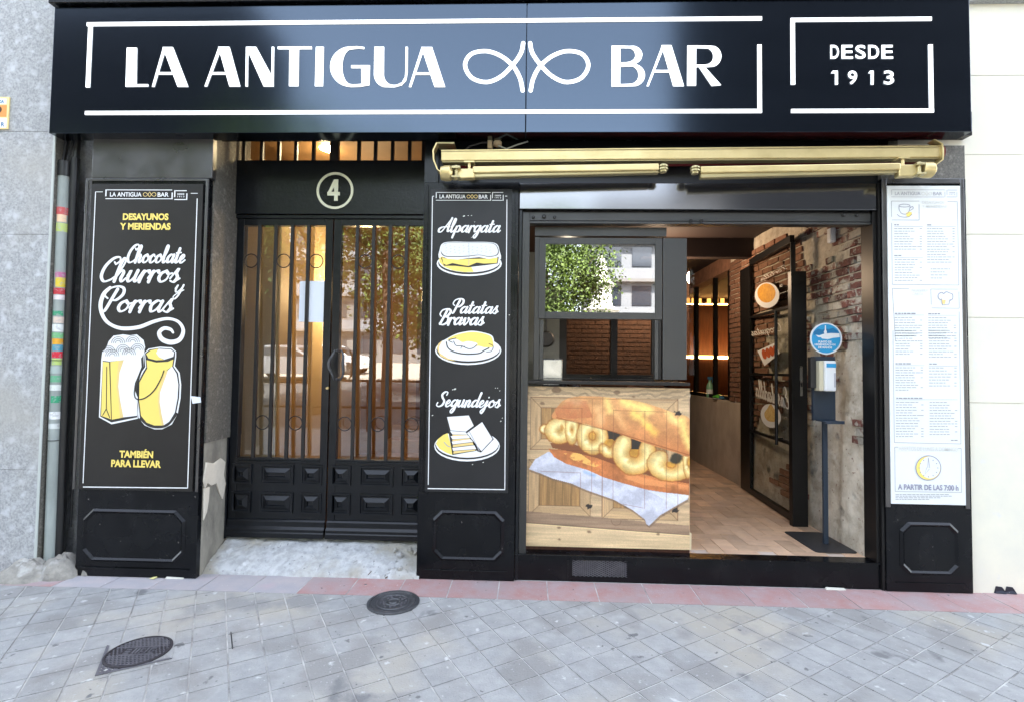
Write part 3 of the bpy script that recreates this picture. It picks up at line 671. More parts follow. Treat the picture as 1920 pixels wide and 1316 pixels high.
for px, py in ((1000,408.5),(1020,407),(1040,408.5),(1582,403.5),(1606,404.5)):
    c = atY(px, py, .05); r = .012 if px not in (1020,1582) else .016
    MB().lathe((c[0], .042, c[2]), [(r*.5,0),(r,.002),(r,.009)], 14, 'Y').build('bolt', 'black_frame', hd)
    MB().lathe((c[0], .040, c[2]), [(r*.45,0),(r*.45,.006)], 6, 'Y').build('bolt_head', 'grey_metal', hd)
for px in (1295, 1315):
    c = atY(px, 415, .045); MB().box(c[0]-.012, c[0]+.012, .036, .046, c[2]-.022, c[2]+.012).build('track_clip', 'black_frame', hd, bevel=.002)
# jambs
jz = hz0-.004
MB().box(PCx1+.004, OPX0-.0, .02, .12, 0.0, jz).build('jamb', 'door_paint', hd, bevel=.003)
MB().box(OPX0+.001, OPX0+.055, .04, .12, FZ, jz-.01).build('jamb_inner', 'grey_metal', hd, bevel=.003)
MB().box(OPX1, OPX1+.022, .03, .16, FZ, jz).build('jamb', 'black_frame', hd, bevel=.002)
MB().box(OPX1+.025, PRx0-.003, .055, .12, 0, jz).build('jamb', 'grey_metal', hd, bevel=.003)
MB().box(PRx0-.022, PRx0-.003, .01, .05, .0, hz1).build('jamb_strip', 'black_frame', hd)
# kick plate with grille
kp = thing('kick_plate', 'scuffed black kick plate with a mesh vent grille along the shop threshold', 'threshold', ((OPX0+OPX1)/2, .05, 0))
gx0_, gx1_ = atY(1073,1060,.03)[0], atY(1176,1060,.03)[0]; gz0, gz1 = atY(1120,1081,.03)[2], atY(1120,1050,.03)[2]
kx0, kx1 = PCx1+.004, PRx0-.003
m = MB(); Yk = .03
m.box(kx0, gx0_, Yk, .10, 0, FZ-.004); m.box(gx1_, kx1, Yk, .10, 0, FZ-.004); m.box(gx0_, gx1_, Yk, .10, 0, gz0); m.box(gx0_, gx1_, Yk, .10, gz1, FZ-.004)
m.build('plate', 'black_paint', kp)
MB().box(kx0, kx1, Yk-.012, .13, FZ-.003, FZ+.006).build('threshold_nosing', 'black_paint', kp, bevel=.002)
MB().box(gx0_, gx1_, .085, .1, gz0, gz1).build('vent_back', 'iron_pit', kp)
m = MB(); w_ = gx1_-gx0_; h_ = gz1-gz0; n = 13
for k in range(-6, n+1):
    for sgn in (1, -1):
        x0 = gx0_+w_*k/n; x1 = x0+h_*2.1; p = [(x0, gz0), (x1, gz1)]
        if p[0][0] < gx0_: t = (gx0_-p[0][0])/(p[1][0]-p[0][0]); p[0] = (gx0_, gz0+h_*t)
        if p[1][0] > gx1_: t = (gx1_-p[0][0])/(p[1][0]-p[0][0]); p[1] = (gx1_, p[0][1]+(p[1][1]-p[0][1])*t)
        if p[0][0] >= gx1_ or p[1][0] <= gx0_: continue
        q = p if sgn == 1 else [(gx0_+gx1_-x, z) for x, z in p]
        m.tube([(q[0][0], .04+.003*sgn, q[0][1]), (q[1][0], .04+.003*sgn, q[1][1])], .0032, 4)
m.build('vent_grille', 'iron_worn', kp)
m = MB(); m.box(gx0_-.03, gx0_-.015, Yk-.006, Yk, .01, FZ-.02); m.build('seam_strip', 'black_paint', kp)
# ------------------------------------------------------------------ awning
YA = -.13
aw = thing('awning', 'rolled up awning with gold painted cassette and folded arms over the shop opening', 'awning', tuple(atY(1300, 295, YA)))
def skew(px0, pya, pyb, px1, pyc, pyd, Y, d, name, m, bev=.004):   # slightly tilted bar: left top/bottom, right top/bottom
    A0, A1, B0, B1 = atY(px0, pyb, Y), atY(px0, pya, Y), atY(px1, pyd, Y), atY(px1, pyc, Y)
    mb = MB().hexa([tuple(A0), tuple(B0), (B0[0], Y+d, B0[2]), (A0[0], Y+d, A0[2])], [tuple(A1), tuple(B1), (B1[0], Y+d, B1[2]), (A1[0], Y+d, A1[2])])
    return mb.build(name, m, aw, bevel=bev)
skew(827,284,302,1771,276,295,YA,.085,'cassette','brass',.006)
skew(827,281.5,284,1769,273,275.8,YA+.004,.07,'cassette_lip','brass',.001)
skew(829,302.3,305,1767,295.3,298,YA+.01,.06,'cassette_lip','brass_dark',.001)
a = atY(835, 300, -.02); b = atY(1760, 290, -.02)
MB().tube([tuple(a), tuple(b)], .062, 18).build('fabric_roll', 'red_cloth', aw, smooth=True)
def arm(x0, x1, yl, yr, side):
    # main tubes
    h = 18
    skew(x0, yl, yl+h*.72, x1, yr, yr+h*.72, YA-.045, .045, 'arm', 'brass', .008)
    skew(x0-(28 if side > 0 else 0), yl+h*.72-3, yl+h*1.25, x1+(28 if side < 0 else 0), yr+h*.72-1, yr+h*1.02, YA-.03, .045, 'arm', 'brass_dark', .008)
arm(886, 1236, 312, 306.5, 1)
arm(1314, 1690, 312, 305.5, -1)
skew(858,317,335,890,316,334,YA-.04,.05,'arm_joint','brass',.006)
skew(1686,309,331,1722,309,330,YA-.04,.05,'arm_joint','brass',.006)
for px, py in ((1243,317),(1303,320)):
    c = atY(px, py, YA-.02); mb = MB(); mb.lathe((c[0], c[1], c[2]-.03), [(.008,0),(.024,.004),(.028,.03),(.024,.056),(.008,.06)], 14); mb.lathe((c[0], c[1]-.004, c[2]-.012), [(.034,0),(.034,.008)], 14); mb.lathe((c[0], c[1]-.004, c[2]+.008), [(.034,0),(.034,.008)], 14)
    mb.build('elbow', 'brass_dark', aw, smooth=True)
for px, py, s_ in ((838,326,1),(1738,320,-1)):
    c = atY(px, py, YA-.02)
    MB().lathe((c[0]-.045, c[1], c[2]), [(.02,0),(.045,.004),(.052,.03),(.052,.07),(.03,.09)], 20, 'X').build('shoulder', 'brass', aw, smooth=True, bevel=.003)
    c = atY(px+18*s_, py, YA-.03)
    mb = MB(); mb.box(c[0]-.03, c[0]+.03, YA-.07, YA-.01, c[2]+.022, c[2]+.04); mb.box(c[0]-.03, c[0]+.03, YA-.07, YA-.01, c[2]-.042, c[2]-.028); mb.tube([(c[0], YA-.045, c[2]-.05), (c[0], YA-.045, c[2]+.05)], .012, 10)
    mb.build('hinge_fork', 'brass_dark', aw, bevel=.003)
for pts in ([(819,268),(812,283),(813,300),(820,318),(830,326)], [(1752,262),(1767,270),(1768,300),(1757,308),(1748,316)]):
    P = [atY(x, y, YA-.01) for x, y in pts]; m = MB()
    for p, q in zip(P[:-1], P[1:]): m.hexa([(p[0]-.005, YA-.012, p[2]), (p[0]+.005, YA-.012, p[2]), (p[0]+.005, YA+.05, p[2]), (p[0]-.005, YA+.05, p[2])], [(q[0]-.005, YA-.012, q[2]), (q[0]+.005, YA-.012, q[2]), (q[0]+.005, YA+.05, q[2]), (q[0]-.005, YA+.05, q[2])])
    m.build('end_bracket', 'brass', aw)
for px, py in ((880,309),(1692,302)):
    c = atY(px, py, YA-.02); mb = MB(); mb.box(c[0]-.035, c[0]+.035, YA-.04, YA+.03, c[2]+.008, c[2]+.018); mb.tube([(c[0], YA-.02, c[2]-.035), (c[0], YA-.02, c[2]+.01)], .011, 10)
    mb.build('arm_rest', 'brass', aw, smooth=True)
skew(819,267,270,852,267,270,YA-.0,.1,'end_bracket','brass_dark',.001)
# ------------------------------------------------------------------ posters
def frame_logo(pl, parent, k, x0, y0, x1, y1, bx0, by0, bx1, by1, lw, dark='print_white', loopc='print_tan'):
    """the small logo: two open boxes, name, loops, date box"""
    m = MB()
    def ln(a, b): 
        (xa, ya), (xb, yb) = a, b; h = lw/2
        if ya == yb: prect(m, pl, xa, ya-h, xb, ya+h, .0015)
        else: prect(m, pl, xa-h, ya, xa+h, yb, .0015)
    ln((x0+lw, y0), (x1, y0)); ln((x0, y0-lw/2), (x0, y0+(y1-y0)*.72)); ln((x0-lw/2, y1), (x1-lw, y1)); ln((x1, y0+(y1-y0)*.3), (x1, y1+lw/2))
    ln((bx0+lw, by0), (bx1, by0)); ln((bx0, by0-lw/2), (bx0, by0+(by1-by0)*.72)); ln((bx0-lw/2, by1), (bx1-lw, by1)); ln((bx1, by0+(by1-by0)*.3), (bx1, by1+lw/2))
    m.build('logo_lines', dark, parent)
    w = x1-x0; h = y1-y0; ty0, ty1 = y0+h*.27, y0+h*.76
    word(pl, 'LA ANTIGUA', x0+w*.06, ty0, x0+w*.54, ty1, dark, parent, .022)
    word(pl, 'BAR', x0+w*.78, ty0+.3, x0+w*.95, ty1+.3, dark, parent, .022)
    m = MB(); cx = x0+w*.66; cy = (ty0+ty1)/2; r = w*.045
    for s_ in (-1, 1):
        pts = [(cx+s_*px_*r, cy+py_*r*.8) for px_, py_ in ((.1,-1),(.25,-.6),(.8,.3),(1.4,.8),(2.0,.5),(2.1,-.3),(1.5,-.8),(.9,-.4),(.35,.4),(.1,1))]
        pstroke(m, pl, pts, max(1.0, lw*.55), .0016+.0003*s_, True, .0006)
    m.build('logo_loops', loopc, parent)
    word(pl, 'DESDE', bx0+(bx1-bx0)*.22, by0+(by1-by0)*.30, bx0+(bx1-bx0)*.8, by0+(by1-by0)*.48, dark, parent, .03)
    word(pl, '1913', bx0+(bx1-bx0)*.22, by0+(by1-by0)*.58, bx0+(bx1-bx0)*.8, by0+(by1-by0)*.76, dark, parent, .02, 1.4)
# left poster
p1 = Plane((0, Y1-.012, 0))
a = p1.st(171,345.5); b = p1.st(361,921)
ax1 = (p1.st(380,348)[0]+b[0])/2; ax0 = (a[0]+p1.st(147.5,921)[0])/2
po = thing('poster', 'tall dark breakfast poster with white script and a milk churn on the left pilaster', 'poster', ((ax0+ax1)/2, Y1-.012, b[1]))
MB().box(ax0, ax1, Y1-.012, Y1-.0005, b[1], a[1]).build('board', 'poster_dark', po, bevel=.001)
m = MB()
for x0, y0, x1, y1 in ((179.5,360,193,361.2),(179.5,360,0,0),(358,362.8,371,364),(0,0,0,0)):
    if x1: prect(m, p1, x0, y0, x1, y1, .0015)
def qline(m, pl, a, b, w, off=.0015):
    A, B = pl.st(*a), pl.st(*b); sc = pl.scale(*a)*w/2; t = B-A; t /= np.linalg.norm(t); n_ = np.array([-t[1], t[0]])*sc
    m.fill(pl, [A+n_, A-n_, B-n_, B+n_], off)
qline(m, p1, (179.5,360.5), (156,905), 1.7); qline(m, p1, (370,373), (352,914), 1.7); qline(m, p1, (156,912), (352.5,914), 1.9)
m.build('border_line', 'print_white', po)
frame_logo(p1, po, 0, 199, 357, 323, 373.5, 328, 358.5, 350.5, 375, 1.7)
word(p1, 'DESAYUNOS', 230.5, 401, 316.5, 413.5, 'print_yellow', po, .045)
word(p1, 'Y MERIENDAS', 225, 419, 320.5, 431.5, 'print_yellow', po, .045)
word(p1, 'TAMBIÉN', 224, 841.5, 288, 857, 'print_yellow', po, .045)
word(p1, 'PARA LLEVAR', 208.5, 862.5, 302.5, 874.5, 'print_yellow', po, .045)
def sword(pl, w, box, parent, pen=.3, **k):
    m = MB(); script(m, pl, w, *box, pen=pen, **k); return m.build('lettering', 'print_white', parent)
sword(p1, 'Chocolate', (237,457,351,496), po, .38)
sword(p1, 'Churros', (186,480,343,532), po, .33)
sword(p1, 'y', (322,533,348,563), po, .3)
sword(p1, 'Porras', (190,535,331,588), po, .33)
m = MB(); pstroke(m, p1, [(207,540),(195,552),(189,572),(193,592),(205,607),(228,616),(260,614),(290,603),(315,598),(335,604),(344,620),(337,637),(320,642),(304,636),(299,624),(308,616),(320,618),(325,624)], [6,8,8,7,6,7,7,6,5,6,8,9,9,8,7,6,4], .0022)
m.build('flourish', 'print_white', po)
def art(pl, parent, layers):
    m_prev = None
    for k, (name, mname, polys) in enumerate(layers):
        groups = [[P] for P in polys] if len(polys) <= 6 else [polys]
        for g in groups:
            m = MB()
            for P in g:
                if isinstance(P, tuple) and P[0] == 'S': pstroke(m, pl, P[1], P[2], .0016+k*.0004, P[3] if len(P) > 3 else True, .0003)
                else: pfill(m, pl, P, .0016+k*.0004)
            m.build(name, mname, parent, kind='stuff' if len(g) > 1 else None)
def cz(pts): return [(60+x/2.742, 640+y/2.742) for x, y in pts]
bag_out = cz([(357,95),(362,55),(385,28),(395,0),(420,-28),(470,-35),(505,-30),(540,-35),(575,-5),(583,30),(575,70),(575,130),(550,200),(545,395),(410,424),(345,388)])
churn_out = cz([(578,62),(600,38),(660,28),(720,32),(742,52),(742,80),(735,125),(760,160),(768,220),(765,290),(750,370),(720,425),(670,450),(630,450),(580,430),(548,390),(540,300),(540,200),(565,155),(583,130),(580,90)])
art(p1, po, [
 ('outline', 'print_white', [bag_out, churn_out]),
 ('drawing_dark', 'print_dark', [cz([(365,98),(400,103),(565,84),(572,70),(575,135),(545,200),(543,388),(410,414),(352,384)]), cz([(582,62),(605,42),(660,34),(718,38),(737,54),(736,82),(728,128),(752,162),(760,220),(757,290),(742,368),(714,418),(668,442),(630,442),(586,424),(556,388),(547,300),(548,205),(572,158),(588,132),(585,92)])]),
 ('drawing_yellow', 'print_yellow', [cz([(366,103),(398,107),(408,398),(356,380)]), cz([(404,104),(448,98),(440,170),(436,230),(446,300),(455,392),(412,400)]), cz([(590,95),(640,108),(700,104),(728,92),(722,128),(690,150),(668,200),(650,260),(648,310),(656,370),(668,430),(630,430),(590,415),(562,380),(552,300),(554,210),(578,165),(594,138)]), cz([(588,64),(612,46),(650,38),(640,60),(655,80),(680,94),(640,96),(600,86)])]),
 ('drawing_tan', 'print_tan', [cz([(448,98),(474,95),(452,160),(446,230),(455,300),(472,388),(455,392),(446,300),(436,230),(440,170)]), cz([(690,150),(702,146),(682,200),(660,262),(658,310),(668,372),(680,428),(668,430),(656,370),(648,310),(650,260),(668,200)])]),
 ('drawing_white', 'print_white', [cz([(474,95),(562,82),(565,130),(545,180),(530,215),(530,250),(545,285),(542,380),(472,388),(455,300),(446,230),(452,160)]), cz([(722,128),(745,165),(754,220),(750,290),(736,364),(708,410),(680,428),(668,372),(658,310),(660,262),(682,200),(702,146)]), cz([(652,38),(715,42),(732,56),(728,78),(682,93),(655,80),(640,60)])]),
 ('drawing_line', 'print_dark', [('S', cz([(680,150),(665,190),(630,250),(590,285),(555,297),(535,290),(528,265),(532,225)]), 2.4), ('S', cz([(386,130),(384,350)]), 1.5, False), ('S', cz([(384,345),(365,378)]), 1.5, False), ('S', cz([(384,345),(402,390)]), 1.5, False), ('S', cz([(560,395),(600,428),(650,438),(700,425),(745,370)]), 4.5)]+[('S', cz([(cx-r*math.cos(t)*(1), cy-r*math.sin(t)*.95) for t in np.linspace(0, math.pi, 8)]), .8) for cx, cy in ((395,55),(445,10),(470,50),(520,5),(545,45),(500,68),(415,75)) for r in (14,24,34)])])
# taped scrap
tag(MB().hexa([tuple(atY(358,743,Y1-.016)), tuple(atY(374,744,Y1-.016)), tuple(atY(376,744,Y1-.013)), tuple(atY(359,742,Y1-.013))], [tuple(atY(361,756,Y1-.016)), tuple(atY(377,754,Y1-.016)), tuple(atY(377,754,Y1-.012)), tuple(atY(361,756,Y1-.012))]).build('tape_scrap', 'paper_white'), 'small torn white sticker stuck over the right edge of the breakfast poster', 'sticker')
# centre poster
Yc = -.012; p2 = Plane((0, Yc, 0)); a = p2.st(808,355); b = p2.st(954.5,924); bx0 = (a[0]+p2.st(797,923)[0])/2; bx1 = (b[0]+p2.st(958,355)[0])/2
p2o = thing('poster', 'narrow dark poster with three sandwich and potato drawings on the centre pilaster', 'poster', ((bx0+bx1)/2, Yc, b[1]))
MB().box(bx0, bx1, Yc, -.0005, b[1], a[1]).build('board', 'poster_dark_cool', p2o, bevel=.001)
MB().box(bx0-.03, bx0-.018, -.006, 0, b[1]-.0, a[1]+.03).build('border_bead', 'black_paint', cpil, bevel=.002)
MB().box(bx1+.016, bx1+.028, -.006, 0, b[1]-.0, a[1]+.03).build('border_bead', 'black_paint', cpil, bevel=.002)
m = MB(); qline(m, p2, (811,369), (803,908), 1.5); qline(m, p2, (950.5,375), (946.5,917), 1.5); qline(m, p2, (802,915), (947,917), 1.8); qline(m, p2, (811,368.8), (814,368.8), 1.2); qline(m, p2, (947,368.6), (951,368.7), 1.2)
m.build('border_line', 'print_white', p2o)
frame_logo(p2, p2o, 1, 818, 361.8, 920, 376.5, 923.5, 361.8, 943.5, 376.5, 1.3)
sword(p2, 'Alpargata', (820,408,941,449), p2o, .36)
sword(p2, 'Patatas', (846,559,937,590), p2o, .38)
sword(p2, 'Bravas', (821,578,911,612), p2o, .38)
sword(p2, 'Segundejos', (816,733,941,775), p2o, .36)
def c1(pts): return [(780+x/4.386, 340+y/4.386) for x, y in pts]
def c2(pts): return [(780+x/4.386, 640+y/4.386) for x, y in pts]
top_bun = catmull([(200,560),(225,520),(300,508),(435,510),(580,510),(650,522),(678,570),(665,610),(600,622),(520,610),(435,618),(330,622),(250,620),(215,600)], 4, True)
art(p2, p2o, [
 ('outline', 'print_white', [c1(pell(438,680,268,102)), c1(catmull([(196,560),(222,512),(300,500),(435,502),(580,502),(660,516),(686,570),(680,660),(438,700),(205,650)], 4, True))]),
 ('drawing_dark', 'print_dark', [c1(pell(438,676,255,92))]),
 ('drawing_white', 'print_white', [c1(pell(440,664,252,88)), ]),
 ('drawing_yellow', 'print_yellow', [c1([(190,640),(215,620),(340,640),(430,650),(475,748),(400,750),(300,735),(230,705),(195,670)])]),
 ('drawing_line', 'print_dark', [c1([(205,630),(680,625),(672,680),(560,695),(430,710),(320,698),(230,698)])]),
 ('filling', 'print_yellow', [c1([(215,632),(330,648),(440,642),(560,640),(672,632),(665,676),(560,680),(500,672),(430,700),(370,690),(300,676),(250,692),(225,680)])]),
 ('bread', 'print_white', [c1([(218,622),(260,640),(340,648),(430,636),(520,628),(600,642),(670,630),(672,600),(220,590)])]),
 ('bread_top', 'print_dark', [c1(catmull([(205,560),(228,518),(300,506),(435,508),(580,508),(652,520),(680,570),(668,612),(600,625),(520,612),(435,622),(330,626),(250,624),(212,604)], 4, True))]),
 ('bread_crust', 'menu_paper', [c1([(214+(x-214)*.985+3, 514+(y-514)*.97+1) for x, y in top_bun])]),
 ('drawing_detail', 'print_grey', [('S', c1([(435,512),(437,600),(435,700)]), .8, False)]+[('S', c1([(x, y), (x+8, y-5)]), .8, False) for x, y in [(240+((k*73) % 400), 532+((k*37) % 72)) for k in range(34)]])])
pc = lambda P: c2(P)
art(p2, p2o, [
 ('outline', 'print_white', [pc(pell(430,75,272,117)), pc(catmull([(200,20),(260,-25),(330,-60),(400,-78),(470,-85),(560,-70),(625,-45),(640,10),(600,80),(260,80)], 4, True))]),
 ('drawing_dark', 'print_dark', [pc(pell(430,72,262,106))]),
 ('plate', 'print_white', [pc(pell(432,62,258,100))]),
 ('plate_shade', 'print_tan', [pc([(172,60),(185,20),(215,-5),(190,50),(195,95),(260,135),(330,160),(260,150),(200,120)])]),
 ('potato', 'print_yellow', [pc(catmull([(250,0),(300,-40),(400,-68),(480,-75),(560,-62),(615,-40),(632,0),(635,45),(580,50),(480,50),(380,40),(300,40)], 4, True))]),
 ('sauce', 'print_white', [pc(catmull([(215,0),(260,-10),(330,-18),(380,8),(430,0),(500,15),(495,40),(430,70),(380,95),(300,90),(255,50)], 4, True)), pc(catmull([(500,40),(560,50),(630,60),(620,80),(540,92),(440,105),(430,90)], 4, True))]),
 ('drawing_line', 'print_dark', [('S', pc([(250,5),(262,50),(300,80),(370,100),(440,104),(520,98),(560,75),(600,55)]), 2.2), ('S', pc([(310,0),(330,35),(380,40),(430,60),(470,55),(500,30)]), 1.5), ('S', pc([(300,10),(270,-8),(330,-25)]), 1.5), ('S', pc([(370,60),(375,45),(400,42)]), 1.2), ('S', pc([(600,20),(635,40),(620,80),(580,85)]), 1.2)])])
art(p2, p2o, [
 ('outline', 'print_white', [pc(pell(420,858,270,125))]),
 ('drawing_dark', 'print_dark', [pc(pell(420,853,262,114))]),
 ('plate', 'print_white', [pc(pell(422,842,258,110))]),
 ('plate_shade', 'print_yellow', [pc([(166,840),(180,800),(225,765),(260,750),(285,840),(300,930),(250,912),(195,880)])]),
 ('drawing_line', 'print_dark', [pc([(250,612),(440,600),(482,690),(415,745),(500,800),(498,895),(300,930),(268,740)]), pc([(412,745),(545,655),(640,800),(535,910),(505,900)])]),
 ('sandwich', 'print_white', [pc([(256,618),(434,606),(475,690),(410,738),(285,728)]), pc([(280,732),(408,742),(425,762),(300,760)]), pc([(285,775),(430,768),(445,790),(300,800)]), pc([(295,820),(450,800),(470,822),(302,842)]), pc([(300,872),(480,850),(495,880),(305,895)]), pc([(420,750),(544,660),(630,800),(538,898)])]),
 ('sandwich_filling', 'print_tan', [pc([(300,762),(420,764),(425,768),(300,775)]), pc([(300,803),(440,792),(448,800),(300,818)]), pc([(304,846),(466,826),(474,846),(304,866)]), pc([(310,898),(490,884),(488,893),(308,920)])]),
 ('sandwich_edge', 'print_grey', [('S', pc([(232,825),(260,855),(280,862)]), 1.5), ('S', pc([(440,740),(500,850),(520,895)]), 1.4, False), ('S', pc([(612,830),(630,790)]), .8, False)])])
m = MB()
for x, y, r in ((870,406,2.2),(878,405,1.2),(884,405,1.2),(890,417,1),(853,729,2.6),(849,730,1.5),(929,727,1.1),(933,727,1.1),(937,732,1.2),(811,778,1.6),(942,783,1.2),(939,789,1.6),(906,866,1.5),(886,870,1.3),(955,591,1.2),(884,446,1)):
    pfill(m, p2, pell(x, y, r, r*.55, 8, -.4), .0015)
m.build('scratch', 'print_pale', p2o)
# menu board
Ym = -.014; p3 = Plane((0, Ym, 0)); a = p3.st(1663.8,349); b = p3.st(1810.5,946.5); mx0 = (a[0]+p3.st(1670.5,944)[0])/2; mx1 = (b[0]+p3.st(1801,349)[0])/2
mo = thing('menu_board', 'tall white menu board with small grey print and a clock drawing on the right pilaster', 'menu', ((mx0+mx1)/2, Ym, b[1]))
MB().box(mx0, mx1, Ym, -.0005, b[1], a[1]).build('board', 'menu_paper', mo, bevel=.001)
def d1(x, y): return (1640+x/4.11, 320+y/4.11)
def d2(x, y): return (1640+x/3.87, 620+y/3.87)
m = MB()
def L(m, *pts, w=.8):
    for p, q in zip(pts[:-1], pts[1:]): qline(m, p3, p, q, w, .0012)
L(m, d1(343,238), d1(128,238), d1(130,360)); L(m, d1(131,383), d1(342,384), d1(341,262)); L(m, d1(560,240), d1(636,241), d1(648,884), d1(135,879), d1(130,405))
L(m, d1(263,912), d1(135,910), d1(160,1316)); L(m, d1(648,935), d1(651,1063), d1(438,1060)); L(m, d1(435,1035), d1(432,915), d1(640,916))
L(m, d1(650,1088), d2(625,818), d2(142,808), d2(132,0))
L(m, d2(170,841), d2(145,841), d2(148,1163), d2(630,1170), d2(627,850), d2(605,850))
for x0, y, x1 in ((150,433,370),(400,433,625),(150,672,372)): L(m, d1(x0,y), d1(x1,y), w=.6)
for x0, y, x1 in ((155,1115,378),(410,1117,630)): L(m, d1(x0,y), d1(x1,y), w=.6)
for x0, y, x1 in ((150,251,360),(393,255,600),(152,498,600)): L(m, d2(x0,y), d2(x1,y), w=.6)
m.build('border_line', 'print_menu', mo)
# fine print: rows of small word-long dashes
m = MB(); rr = random.Random(11)
def rows(D, x0, x1, y0, y1, n, price=.5, hh=5):
    for k in range(n):
        y = y0+(y1-y0)*k/max(1, n-1); x = x0; end = x0+(x1-x0)*rr.uniform(.45, .85)
        while x < end:
            w = rr.uniform(12, 34); a_ = D(x, y-hh/2); b_ = D(min(x+w, x1), y+hh/2); prect(m, p3, a_[0], a_[1], b_[0], b_[1], .0012); x += w+5
        if rr.random() < price: a_ = D(x1-24, y-hh/2); b_ = D(x1-6, y+hh/2); prect(m, p3, a_[0], a_[1], b_[0], b_[1], .0012)
rows(d1,150,370,450,608,9); rows(d1,403,622,450,708,14); rows(d1,153,370,688,848,9); rows(d1,430,605,760,830,4,0,5)
rows(d1,155,372,1134,1274,8); rows(d1,412,632,1136,1290,9); rows(d2,150,352,0,170,10); rows(d2,392,600,0,190,11); rows(d2,150,356,267,428,10); rows(d2,393,600,268,398,7)
rows(d2,153,360,516,765,14); rows(d2,397,605,518,750,13); rows(d2,150,350,238,238,1,0,9); rows(d2,395,450,240,240,1,0,9); rows(d2,155,505,487,487,1,0,9)
rows(d1,150,200,420,420,1,0,9); rows(d1,403,465,421,421,1,0,9); rows(d1,150,205,657,657,1,0,9); rows(d1,155,375,1103,1103,1,0,11); rows(d1,412,545,1105,1105,1,0,9)
rows(d2,552,605,792,792,1,0,7); rows(d2,150,620,1185,1220,4,0,5)
m.build('small_print', 'print_menu', mo, kind='stuff')
frame_logo(p3, mo, 2, *d1(130,151), *d1(540,206), *d1(556,153), *d1(633,206), 1.1, 'print_grey', 'print_pale')
word(p3, 'DESAYUNOS', *d1(364,238), *d1(535,258), 'print_pale', mo, .02); word(p3, 'Y MERIENDAS', *d1(364,268), *d1(552,288), 'print_pale', mo, .02)
word(p3, 'NUESTRA', *d1(285,914), *d1(412,934), 'print_pale', mo, .02); word(p3, 'CARTA', *d1(285,942), *d1(375,962), 'print_pale', mo, .02)
word(p3, 'ABIERTOS DE LUNES A DOMINGO', *d2(173,842), *d2(602,866), 'print_pale', mo, .02)
word(p3, 'A PARTIR DE LAS 7:00 h', *d2(167,1117), *d2(606,1150), 'print_lilac', mo, .035)
def dd1(P): return [d1(*p) for p in P]
def dd2(P): return [d2(*p) for p in P]
art(p3, mo, [
 ('cup_shade', 'print_yellow', [dd1([(240,330),(262,318),(285,325),(285,345),(262,360),(245,355)]), dd2(pell(388,992,88,86))]),
 ('clock_face', 'menu_paper', [dd2(pell(400,988,74,80))]),
 ('cup_line', 'print_lilac', [('S', dd1(pell(228,273,42,11)), 1, True), ('S', dd1([(186,275),(188,305),(205,332),(240,338),(262,318),(272,280)]), 1), ('S', dd1([(272,290),(290,280),(295,295),(270,312)]), 1), ('S', dd1([(172,340),(190,355),(225,362),(262,358),(285,340)]), 1),
    ('S', dd1([(515,1000),(490,985),(490,955),(515,940),(530,950),(550,935),(575,945),(598,955),(598,990),(575,1005)]), 1.2), ('S', dd1([(513,990),(520,1038),(570,1032),(580,995)]), 1.1, False),
    ('S', dd2(pell(388,992,90,88)+[(478,992)]), 1.5), ('S', dd2([(388,918),(383,990),(398,992),(388,918)]), .8, False), ('S', dd2([(394,1000),(362,1040),(375,990)]), .8, False)]+[('S', dd2([(388+70*math.sin(t), 992-66*math.cos(t)), (388+66*math.sin(t), 992-62*math.cos(t))]), 1.6, False) for t in np.arange(12)*math.pi/6]),
 ('hat_shade', 'print_tan', [dd1([(515,995),(545,1000),(540,1030),(520,1030)])])])
# ------------------------------------------------------------------ entrance door
def DP(px, py, Y=DY): return atY(px, py, Y)
dx0 = atY(440,700,DY)[0]-.03; dxr = PCx0+.06; dz0 = atY(520,1005,DY)[2]
dz1 = atY(600,410,DY)[2]
ed = thing('entrance_door', 'black iron double door with window bars and carved lower panels under the number 4', 'door', ((dx0+dxr)/2, DY, dz0))
Lx0 = -2.297; Lx1 = -1.535; Rx0 = -1.525; Rx1 = -.765
gl0 = atY(530,858,DY)[2]; gl1 = atY(530,423,DY)[2]
tp0 = atY(600,404,DY)[2]; tp1 = atY(600,304,DY)[2]; fl1 = 3.27
MB().box(Lx0-.10, Lx0-.004, DY-.02, DY+.08, dz0-.02, fl1+.05).build('door_frame', 'door_paint', ed, bevel=.004)
MB().box(Lx0-.004, PCx0+.01, DY-.015, DY+.08, tp0-.03, tp0-.004).build('door_frame', 'door_paint', ed, bevel=.003)
MB().box(Lx0-.004, PCx0+.01, DY-.03, DY+.07, tp0, tp1).build('transom_panel', 'door_paint', ed, bevel=.003)
